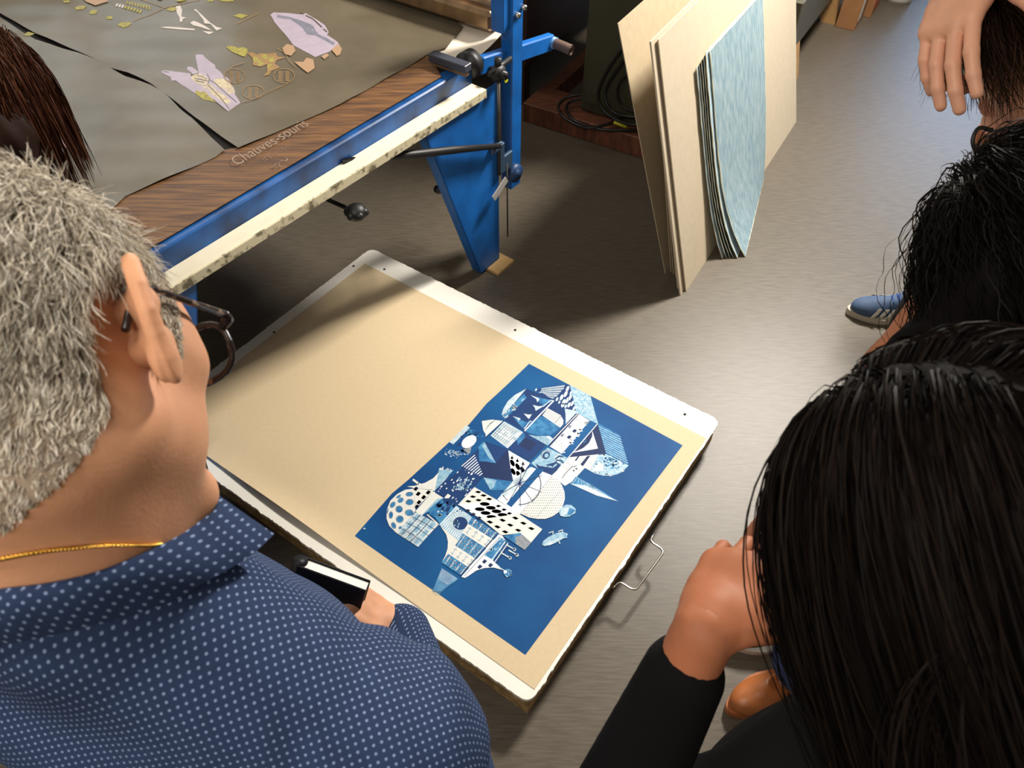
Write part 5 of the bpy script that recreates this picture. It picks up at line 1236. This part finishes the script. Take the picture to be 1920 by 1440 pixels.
# ---- the man in the dotted shirt
MF = np.array((.2227, .6456, -.7307)); MU = np.array((-.3765, .751, .5478))
_r = np.cross(nrm(MF), nrm(MU - nrm(MF) * (nrm(MF) @ MU)))
mE = at(283, 596, .455)
MH = mE - _r * .085 + nrm(MF) * .006 + nrm(MU) * .008
mN = at(170, 1075, .535)
mSR = at(722, 1410, .60); br = nrm(mSR - mN); mSL = mN + (mN - mSR) * np.array((1.1, 1, .2)) - Z * .03
mPel = np.array((mN[0] - .02, mN[1] + .03, .86))
mElR = at(895, 1640, .80); mWrR = at(752, 1188, 1.06)
mElL = mSL + np.array((.0, -.06, -.27)); mWrL = mElL + np.array((.02, .06, -.24))
def dots_mat():
    m = mat('dotted_blue_cotton', (38, 53, 84), .85, spec=.2, var=.05, vscale=60, bump=.12, bscale=900)
    nt = m.node_tree; b = nt.nodes['Principled BSDF']; N_ = nt.nodes.new; L_ = nt.links.new
    src = b.inputs['Base Color'].links[0].from_socket
    uv = N_('ShaderNodeUVMap'); uv.uv_map = 'cloth'
    sc = N_('ShaderNodeVectorMath'); sc.operation = 'SCALE'; sc.inputs['Scale'].default_value = 1 / .0076; L_(uv.outputs[0], sc.inputs[0])
    ds = []
    for o in (0, .5):
        a = N_('ShaderNodeVectorMath'); a.operation = 'ADD'; a.inputs[1].default_value = (o, o, 0); L_(sc.outputs[0], a.inputs[0])
        fr = N_('ShaderNodeVectorMath'); fr.operation = 'FRACTION'; L_(a.outputs[0], fr.inputs[0])
        su = N_('ShaderNodeVectorMath'); su.operation = 'SUBTRACT'; su.inputs[1].default_value = (.5, .5, 0); L_(fr.outputs[0], su.inputs[0])
        ln = N_('ShaderNodeVectorMath'); ln.operation = 'LENGTH'; L_(su.outputs[0], ln.inputs[0]); ds.append(ln.outputs['Value'])
    mn = N_('ShaderNodeMath'); mn.operation = 'MINIMUM'; L_(ds[0], mn.inputs[0]); L_(ds[1], mn.inputs[1])
    mr = N_('ShaderNodeMapRange'); mr.inputs['From Min'].default_value = .150; mr.inputs['From Max'].default_value = .09; L_(mn.outputs[0], mr.inputs['Value'])
    mx = N_('ShaderNodeMix'); mx.data_type = 'RGBA'; L_(mr.outputs[0], mx.inputs['Factor']); L_(src, mx.inputs['A']); mx.inputs['B'].default_value = (*lin((126, 144, 178)), 1)
    L_(mx.outputs['Result'], b.inputs['Base Color']); return m
M_DOTS = dots_mat()
uA = nrm(mSR - mSL); uN = nrm(np.array((0.15, -.55, .85))); uN = nrm(uN - uA * (uN @ uA)); uB = np.cross(uN, uA)
def shirt_uv(v):
    sp_ = nrm(mN - mPel); Ff = nrm(np.cross(sp_, uA)); Ff = Ff if Ff[1] > 0 else -Ff; up_ = np.cross(uA, Ff); up_ = up_ if up_[2] > 0 else -up_
    q = v - (mN - sp_ * .12); y, z = q @ Ff, q @ up_
    th = np.arctan2(y, np.maximum(z, 1e-6)); vv = np.where(z > 0, .12 * th, np.where(y < 0, -.12 * math.pi / 2 + z, .12 * math.pi / 2 - z))
    return np.stack([q @ uA, vv], 1)
def folds(g):
    q = (g - mSR); d2 = (q ** 2).sum(-1)
    w_ = np.exp(-d2 / .012); s = q @ nrm(uA + uB * .7)
    w2 = np.exp(-((g - (mSR + mElR) / 2) ** 2).sum(-1) / .02); t = q @ nrm(mElR - mSR)
    return -.0034 * w_ * np.sin(s * 150) - .0042 * w2 * np.sin(t * 95 + 9 * (q @ uA)) - .0012 * np.sin((g @ uA) * 37 + (g @ uB) * 18) * np.sin((g @ uB) * 31)
man = figure('person', 'grey haired man in glasses and dotted blue shirt, bent over the print with a notebook', (mPel[0], mPel[1], 0), MH, MF, MU, mN, mSL, mSR, mElL, mElR, mWrL, mWrR,
    {1: dict(dir=at(640, 1118, 1.02) - mWrR, back=nrm(np.array((.5, .3, .8))), curl=(.75, .8, .8, .8), thumb=.4, thumb_side=-1), -1: dict(back=(-1, 0, .3))},
    mPel, (.13, .99), [((mPel[0] - .11, mPel[1] + .0, 0), (mPel[0] - .14, mPel[1] + .3, 0)), ((mPel[0] + .10, mPel[1] + .02, 0), (mPel[0] + .14, mPel[1] + .3, 0))],
    M_SKIN_TAN, M_DOTS, (M_NAVYCLOTH, None), dict(upper=M_BLACK, sole_m=M_BLACK), nr=.061, girth=1.13, top_infl=.012, open_r=-.006, slim=.8, uvf=shirt_uv, warp=folds, torso_h=.006, shoulder_r=.056)
# ---- his short grey hair
rng = np.random.default_rng(21)
hv, hf = man['head']; Rm, H = man['Rm'], man['H']
def hair_zone(c):
    x, y, z = np.abs(c[:, 0]), c[:, 1], c[:, 2]
    line = np.where(y > .052, .040 + (y - .052) * 1.2, np.where(y > .034, -.030 + (y - .034) * 3.8, np.where(y > .010, -.034, np.where(y > -.028, .028, np.where(y > -.040, .028 - (-.028 - y) * 7.5, -.062 - (-.040 - y) * 1.2)))))
    line = np.maximum(line, -.10)
    return (z > line) & (y < .083) & (y > -.2)
P, N = sample_faces(hv, hf, hair_zone, 42000, rng)
flow = np.array((0, -.55, -.85))
D = np.where(P[:, 2:3] > .10, np.array((.1, -.8, -.1)), flow[None]) + rng.normal(size=P.shape) * .28
D -= N * (D * N).sum(1, keepdims=True); D = D / np.linalg.norm(D, axis=1, keepdims=True) + N * (.40 + .30 * rng.random((len(P), 1)))
low = np.clip((P[:, 2] + .075) / .10, 0, 1); frontk = np.where((P[:, 1] > .012) & (P[:, 2] < .05), .42, 1.0); L = (.006 + .028 * low ** 1.1) * (.65 + .6 * rng.random(len(P))) * frontk
pt = grow(P, D, N, L, 6, flow * .28, .9, [], rng, .16)
pt = clump(pt, 2600, .45, rng)
# the dark short bristle at temple and nape
side = (P[:, 2] < -.035) | ((P[:, 1] > .012) & (P[:, 2] < .03))
ptw = pt @ Rm + H
cv, cf = hv, hf[hair_zone(hv[hf].mean(1))]
us, inv = np.unique(cf, return_inverse=True); cV = hv[us] ; cF = inv.reshape(cf.shape)
nn = np.zeros_like(cV); fn = np.cross(cV[cF[:, 2]] - cV[cF[:, 0]], cV[cF[:, 3]] - cV[cF[:, 1]])
for k in range(4): np.add.at(nn, cF[:, k], fn)
nn /= np.linalg.norm(nn, axis=1, keepdims=True) + 1e-12
cV = (cV + nn * .0016) @ Rm + H
hairmi = None
o = strands('hair', ptw, 0.00068 * (.6 + .7 * rng.random(len(P))), HG, man['root'], [.40, .24, .10, .26, 0], rng, 3, (cV, cF, 4))
mi = np.empty(len(o.data.polygons), np.int32); o.data.polygons.foreach_get('material_index', mi)
per = 5 * 3; sd_ = np.repeat(side, per); k = rng.random(len(sd_) // per); kk = np.repeat(k, per)
mi[:len(sd_)] = np.where(sd_ & (kk < .75), np.where(kk < .45, 2, 1), mi[:len(sd_)]); o.data.polygons.foreach_set('material_index', mi)
# eyebrows
for x in (-1, 1):
    m = MB(); m.tube([(np.array(q) ) @ Rm + H for q in ((x * .014, .0925, .019), (x * .03, .091, .026), (x * .046, .080, .022))], [.003, .0038, .002], 6)
    m.build('eyebrow', HG[1], man['root'])
# tortoiseshell glasses
def tortoise():
    m = mat('tortoiseshell', (40, 28, 24), .3, rgb2=(140, 116, 96), vscale=130, detail=1); r = [n for n in m.node_tree.nodes if n.type == 'VALTORGB'][0]; r.color_ramp.elements[0].position = .34; r.color_ramp.elements[1].position = .40; return m
M_TORT = tortoise(); M_LENS = bpy.data.materials.new('lens_glass'); M_LENS.use_nodes = True
b = M_LENS.node_tree.nodes['Principled BSDF']; b.inputs['Transmission Weight'].default_value = 1; b.inputs['Roughness'].default_value = 0; b.inputs['IOR'].default_value = 1.03
hl = lambda p: np.array(p, float) @ Rm + H
m = MB(); gy = .113
lensc = {}
for x in (-1, 1):
    c = np.array((x * .034, gy, -.006)); pts = []
    for k in range(25):
        t = 2 * math.pi * k / 24; ex = abs(math.cos(t)) ** .8 * (1 if math.cos(t) > 0 else -1); ez = abs(math.sin(t)) ** .8 * (1 if math.sin(t) > 0 else -1)
        pts.append(hl(c + np.array((ex * .026, -abs(x * .034 + ex * .026) * .10 + .004, ez * .021))))
    m.tube(pts, .0026, 8, cap=False); lensc[x] = pts
m.tube([hl((-.011, gy + .003, .002)), hl((0, gy + .006, .004)), hl((.011, gy + .003, .002))], .0026, 8)
for x in (-1, 1): m.tube([hl((x * .058, gy - .002, .006)), hl((x * .068, gy - .008, .008)), hl((x * .0725, gy - .018, .009))], [.003, .0045, .0035], 8)
gf = m.build('eyeglasses', M_TORT, man['root'])
for x in (-1, 1):
    m = MB(); m.tube([hl((x * .0725, gy - .016, .009)), hl((x * .077, .05, .012)), hl((x * .081, .012, .015)), hl((x * .081, -.008, .010)), hl((x * .078, -.022, -.014))], [.0028, .0023, .0021, .0022, .0026], 8); t_ = m.build('temple_arm', M_TORT); t_.parent = gf
    m = MB(); m.add(lensc[x][:-1], [tuple(range(24))]); m.add([p - nrm(MF) * .0012 for p in lensc[x][:-1]], [tuple(range(24))[::-1]]); l_ = m.build('lens', M_LENS); l_.parent = gf
# shirt collar and gold chain, laid on the neck and shoulders they rest on
from mathutils.bvhtree import BVHTree
def tree(o): me = o.data; return BVHTree.FromPolygons([v.co[:] for v in me.vertices], [p.vertices[:] for p in me.polygons])
T_BODY = tree([c for c in man['root'].children if c.name.startswith('body')][0]); T_SHIRT = tree(man['shirt'])
def lay(tr, px, py, d, off):
    r = nrm(FW + RT * (px - 960) / FPX - UP * (py - 720) / FPX); h = tr.ray_cast(Vector(EYE), Vector(r))
    p = at(px, py, d)
    if h[0] is None or abs(np.linalg.norm(np.array(h[0]) - EYE) - np.linalg.norm(p - EYE)) > .07: return p
    n = np.array(h[1]); n = n if n @ r < 0 else -n
    return np.array(h[0]) + n * off
uP = mN + uA * 0.0
def reflect(p): q = np.array(p) - mN; return mN + q - 2 * uA * (q @ uA)


DC = (.506, .525, .541, .558)
inn_ = [lay(T_BODY, x, y, d, .004) for x, y, d in ((-60, 1098, .47), (20, 1097, .46), (100, 1087, .462), (180, 1068, .468), (260, 1036, .478))] + [lay(T_BODY, x, y, d, .005) for x, y, d in ((320, 1005, .49), (360, 978, .505), (392, 953, .525), (413, 930, .56))]
out_ = [lay(T_SHIRT, x, y, d, .006) for x, y, d in ((-60, 1205, .45), (20, 1198, .45), (100, 1182, .452), (200, 1160, .458), (312, 1128, .478))] + [at(x, y, d) for x, y, d in ((385, 1092, DC[0]), (435, 1064, DC[1]), (478, 1036, DC[2]), (515, 1001, DC[3]))]
iL = [reflect(p) for p in inn_[:2:-1]]; oL = [reflect(p) for p in out_[:2:-1]]
ci = smooth(iL + inn_, 6); co_ = smooth(oL + out_, 6)
rows = []
for i_, (a, b_) in enumerate(zip(ci, co_)):
    row = []; fl = min(1, (len(ci) - 1 - i_) / 14, i_ / 14) * .9 + .1
    for t in np.linspace(0, 1, 9):
        row.append(a + (b_ - a) * t + uN * (.009 * fl * math.sin(math.pi * t) ** .8 + .001))
    rows.append(row)
rows = np.array(rows)
m = MB(); m.slab(rows, .0018)
col = m.build('collar', M_DOTS, man['root'])
# inner stand of the collar
m = MB(); m.slab([[a - uN * .001, a - uN * .012 + (mN - a) * .04 - man['spine'] * .014, a - man['spine'] * .032] for a in ci], .0015); st = m.build('collar_stand', M_DOTS, man['root'])
for o_ in (col, st):
    me = o_.data; l = me.uv_layers.new(name='cloth'); vs = np.array([v.co[:] for v in me.vertices]); q = vs - mN
    # cut on the straight grain of the collar: along its length and across its width
    ln_ = np.concatenate([[0], np.cumsum(np.linalg.norm(np.diff(np.array(co_), axis=0), axis=1))]); ref = np.array(ci)
    idx = np.array([((ref + np.array(co_)) / 2 - v)[:, :].__pow__(2).sum(1).argmin() for v in vs])
    ang = math.radians(32)
    uvv = np.stack([(q @ uA) * math.cos(ang) + (q @ uB) * math.sin(ang), -(q @ uA) * math.sin(ang) + (q @ uB) * math.cos(ang)], 1)
    li = np.empty(len(me.loops), np.int32); me.loops.foreach_get('vertex_index', li); l.data.foreach_set('uv', uvv[li].astype(np.float32).ravel())
M_GOLD = mat('gold', (236, 186, 84), .22, metal=1.0)
ch = smooth([lay(T_BODY, x, y, .46, .0012) for x, y in ((-90, 1064), (-40, 1054), (0, 1046), (45, 1037), (90, 1030), (130, 1026), (170, 1023), (210, 1021), (250, 1021), (278, 1021), (300, 1018))], 11)
m = MB()
for i in range(0, len(ch) - 1):
    t = nrm(ch[i + 1] - ch[i]); sidev = nrm(np.cross(t, FW)) * (1 if i % 2 else .35) + FW * (.2 if i % 2 else 1); m.ball(ch[i], (.0016, .0011, .0016), n=6, ax=[t, nrm(sidev), nrm(np.cross(t, sidev))])
m.build('necklace', M_GOLD, man['root'])
# the notebook in his hand
nbt = thing('notebook', at(640, 1100, 1.0), 'black notebook with white page edges, held by the man in the dotted shirt', 'notebook')
na = nrm(at(692, 1112, 1.0) - at(578, 1070, 1.0)); nz = nrm(np.array((0.05, .30, .95))); nz = nrm(nz - na * (nz @ na)); nyv = np.cross(nz, na)
c0 = at(626, 1076, 1.0) - nz * .066
m = MB()
m.box(c0 + nyv * .0085, na, nyv, nz, .047, .0014, .068, 0, .001); m.box(c0 - nyv * .0085, na, nyv, nz, .047, .0014, .068, 0, .001); m.tube([c0 - na * .046 - nz * .068, c0 - na * .046 + nz * .068], .0098, 14)
m.build('cover', mat('black_leatherette', (17, 17, 22), .5, spec=.3, bump=.1, bscale=400), nbt)
m = MB(); m.box(c0 + na * .001, na, nyv, nz, .0445, .0068, .0655); m.build('pages', mat('page_block', (232, 230, 224), .7), nbt)

# ---- woman nearest the camera on the right: long black hair, hand raised to her face
def standing(H, f2, drop=.24, back=.06, sh=.17, pz=.92):
    """default joints below a head looking along the level direction f2"""
    f2 = nrm((f2[0], f2[1], 0)); r2 = np.array((f2[1], -f2[0], 0)); nk = H - Z * drop * .72 - f2 * back
    c = nk - Z * .045 - f2 * .01; sl_, sr_ = c - r2 * sh, c + r2 * sh
    pel = np.array((nk[0], nk[1], pz * 0 + nk[2] - .50)) - f2 * .02
    return dict(nk=nk, sl=sl_, sr=sr_, el=sl_ - r2 * .05 - Z * .27 + f2 * .02, er=sr_ + r2 * .05 - Z * .27 + f2 * .02, wl=sl_ - r2 * .0 - Z * .45 + f2 * .16, wr=sr_ + r2 * .0 - Z * .45 + f2 * .16, pel=pel, f2=f2, r2=r2)
def feet_at(pl, pr, d): return [((pl[0], pl[1], 0), (pl[0] + d[0], pl[1] + d[1], 0)), ((pr[0], pr[1], 0), (pr[0] + d[0], pr[1] + d[1], 0))]
M_SOLEW = mat('white_rubber', (214, 210, 200), .5); M_SKIN_E = mat('shade_darkened_skin', (158, 98, 68), .6, spec=.25, var=.06, vscale=30, sss=.1); M_TAN = mat('tan_leather', (168, 100, 54), .35, var=.08); M_BLKSHOE = mat('black_canvas', (20, 20, 22), .7)  # M_SKIN_E has shade on the raised hand put into its base colour
eH = at(1792, 1000, .50); eD = (-.55, .62, 0); J = standing(eH, eD, sh=.165)
eEl = at(1125, 1580, .70); eWr = at(1320, 1186, .60); J['nk'] = at(1800, 1335, .60); eSl = at(1540, 1510, .66); J['sr'] = at(2060, 1240, .60); J['pel'] = np.array((J['nk'][0] + .02, J['nk'][1] - .02, .85)); J['er'] = J['sr'] + np.array((.08, -.04, -.26)); J['wr'] = J['er'] + np.array((.0, .1, -.2))
wE = figure('person', 'woman with straight long black hair nearest the camera, raising one hand to her face', (J['pel'][0], J['pel'][1], 0), eH, (-.52, .58, -.62), (-.30, .36, .88), J['nk'], eSl, J['sr'], eEl, J['er'], eWr, J['wr'],
    {-1: dict(dir=at(1390, 1058, .64) - eWr, back=nrm(-FW * .75 - RT * .55 + UP * .2), curl=(.30, .36, .42, .5), spread=.10, thumb=.4, thumb_side=1, sc=.86), 1: dict(back=(.3, .3, 1))},
    J['pel'], eD, feet_at((.30, .04), (.42, .12), (-.14, .24)), M_SKIN_E, M_BLACKCLOTH, (M_BLACKCLOTH, None), dict(upper=M_BLKSHOE, sole_m=M_BLACK), top_infl=.010, top_name='jumper', sleeve=.91, torso_h=.007, slim=.64)
s, w_ = hcap(wE); g_ = wE
eb = nrm(np.array((.62, -.55, -.62)))
for q in ((-.06, -.03, .0), (.06, -.03, 0), (-.04, -.07, -.01), (.04, -.07, -.01), (0, -.085, 0), (-.066, .0, .01), (.066, .0, .01)):
    p = w_(q); s.append(P_cone(p, p + eb * .13, .040, .045, k=.04)); s.append(P_cone(p + eb * .13, p + nrm(eb * .6 - Z) * .30, .045, .026, k=.04))
s += face_cut(w_, wE)
long_hair(wE, HB, 13000, .40, s, comb='part', gdir=nrm(eb - Z * .35), grav=.34, noise=.03, layer=.07, width=.0013, seed=31)

# ---- second woman: dark curls, open neckline
dH = at(1960, 480, .80); dD = (-.72, .45, 0); J = standing(dH, dD, sh=.17); J['sr'] = J['sr'] - J['r2'] * .035; J['er'] = J['er'] - J['r2'] * .07; J['wr'] = J['wr'] - J['r2'] * .08; J['el'] = at(1622, 800, .99); J['wl'] = at(1778, 520, 1.03)
M_TOP = mat('black_top', (10, 9, 12), .9, spec=.15)
vneck = J['nk'] + J['f2'] * .115 - Z * .02
def vcut(q): return .135 - np.linalg.norm(q - (J['nk'] + J['f2'] * .115 - Z * .075), axis=-1)
wD = figure('person', 'woman with dark curly hair and open black neckline, behind the nearest woman', (J['pel'][0], J['pel'][1], 0), dH, (-.66, .40, -.62), (-.42, .25, .86), J['nk'], J['sl'], J['sr'], J['el'], J['er'], J['wl'], J['wr'],
    {-1: dict(back=(-.3, .3, 1)), 1: dict(back=(.3, .3, 1))}, J['pel'], dD, feet_at((.69, .685), (.76, .56), (-.2, -.07)), M_SKIN, M_TOP, (M_JEANS, .20), dict(upper=M_TAN, sole_m=M_TAN, closed=False), top_infl=.008, top_name='top', sleeve=.30, top_cuts=[vcut])
s, w_ = hcap(wD)
for q in ((-.06, -.02, 0), (.06, -.02, 0), (-.045, -.07, 0), (.045, -.07, 0), (0, -.085, 0), (-.07, .03, .02), (.07, .03, .02)):
    p = w_(q); out = nrm(np.array((p[0] - dH[0], p[1] - dH[1], 0)) + 1e-6); s.append(P_cone(p, p - Z * .11 + out * .03, .040, .040, k=.05)); s.append(P_cone(p - Z * .11 + out * .03, p - Z * .20 + out * .025, .038, .022, k=.05))
s += face_cut(w_, wD)
long_hair(wD, HC, 8000, .25, s, comb=(.66, -.45, -.15), gdir=(.6, -.45, -1), noise=.08, curl=.004, cfreq=4, layer=.14, width=.0012, seed=32, grav=.30)

# ---- third woman at the top right: brown hair tied low, hand at her brow
cH = at(1952, 58, 1.05); cD = (-.75, .35, 0); J = standing(cH, cD, sh=.145, back=.13); J['el'] = J['sl'] + np.array((.10, .0, -.26)); J['wl'] = J['el'] + np.array((.08, .02, -.22))
cWr = at(1812, -55, .94); cEl = at(1960, -150, 1.10)
wC = figure('person', 'woman with dark brown hair at the top right, one hand lifted beside her forehead', (J['pel'][0], J['pel'][1], 0), cH, (-.70, .30, -.62), (-.48, .22, .85), J['nk'], J['sl'], J['sr'], J['el'], cEl, J['wl'], cWr,
    {1: dict(dir=at(1765, 95, .92) - cWr, back=nrm(-FW * .6 - RT), curl=(.25, .3, .3, .4), thumb=.3, thumb_side=-1), -1: dict(back=(-.3, .3, 1))}, J['pel'], cD, [((.70, .80, 0), (.40, .80, 0)), ((J['pel'][0] + .05, J['pel'][1] + .06, 0), (J['pel'][0] - .25, J['pel'][1] + .1, 0))], M_SKIN2, M_BLACKCLOTH, (M_NAVYCLOTH, None), dict(upper=M_BLKSHOE, sole_m=M_SOLEW), top_infl=.01, top_name='jumper', sleeve=.9)
s, w_ = hcap(wC)
for q in ((-.05, -.06, .0), (.05, -.06, 0), (0, -.08, -.0)):
    p = w_(q); s.append(P_cone(p, w_((0, -.115, -.06)), .04, .026, k=.04))
s += face_cut(w_, wC)
long_hair(wC, HD, 7000, .12, s, comb=(.7, -.3, -.2), gdir=(.6, -.3, -1), noise=.06, layer=.12, width=.0014, seed=33, grav=.12, stiff=1.0)
m = MB(); q = [at(1860, 245, .96), at(1836, 240, .95), at(1824, 262, .95), at(1832, 284, .955), at(1858, 272, .965), at(1890, 250, .985)]; m.tube(smooth(q, 5), .0026, 8); m.build('cord_necklace', M_BLACK, wC['root'])

# ---- chestnut haired person at the left edge, beyond the man
fH = at(-58, 226, 1.03); fD = (.45, .85, 0); J = standing(fH, fD, sh=.18)
pF = figure('person', 'person with smooth chestnut hair at the left edge, beyond the grey haired man', (J['pel'][0], J['pel'][1], 0), fH, (.5, .66, -.55), (.28, .42, .86), J['nk'], J['sl'], J['sr'], J['sl'] + np.array((.04, -.12, -.25)), J['sr'] + np.array((.02, -.09, -.26)), J['sl'] + np.array((.12, -.20, -.44)), J['sr'] + np.array((-.02, -.07, -.50)), {-1: dict(back=(-.3, .3, 1)), 1: dict(back=(.3, .3, 1))}, J['pel'], fD,
    feet_at((J['pel'][0] - .16, J['pel'][1] - .10), (J['pel'][0] + .03, J['pel'][1] - .15), (.1, .25)), M_SKIN, M_BLACKCLOTH, (M_NAVYCLOTH, None), dict(upper=M_BLACK, sole_m=M_BLACK), top_name='jumper')
s, w_ = hcap(pF)
for q in ((-.06, -.03, 0), (.06, -.03, 0), (0, -.08, 0), (.07, .01, 0), (-.07, .01, 0)):
    p = w_(q); s.append(P_cone(p, p - Z * .07, .035, .026, k=.04))
s += face_cut(w_, pF)
long_hair(pF, HR, 6000, .14, s, comb=(-.5, -.66, -.25), noise=.025, grav=.5, layer=.08, width=.0015, seed=34)

# ---- person in blue trainers standing further back on the right
gP = np.array((1.50, 2.02, 0)); gD = (-1, .05, 0); gH = np.array((1.40, 2.03, 1.52)); J = standing(gH, gD, sh=.18)
pG = figure('person', 'person in blue trainers with pale stripes, standing behind the women on the right', gP, gH, (-.9, .0, -.42), (-.42, 0, .9), J['nk'], J['sl'], J['sr'], J['el'], J['er'], J['wl'], J['wr'], {-1: dict(back=(-.3, .3, 1)), 1: dict(back=(.3, .3, 1))}, np.array((1.46, 2.03, .90)), gD,
    feet_at((1.345, 1.935), (1.70, 2.08), (-.26, .025)), M_SKIN, M_BLACKCLOTH, (M_NAVYCLOTH, .11), dict(upper=mat('blue_mesh_shoe', (58, 80, 112), .7, var=.1, vscale=60), sole_m=mat('pale_sole', (176, 166, 152), .6), stripes=mat('cream_stripe', (206, 200, 186), .6), lace=mat('blue_lace', (40, 74, 150), .7)), top_name='jumper')
s, w_ = hcap(pG); s += face_cut(w_, pG)
long_hair(pG, HB, 2500, .06, s, noise=.2, layer=.1, width=.0016, seed=35, steps=8)
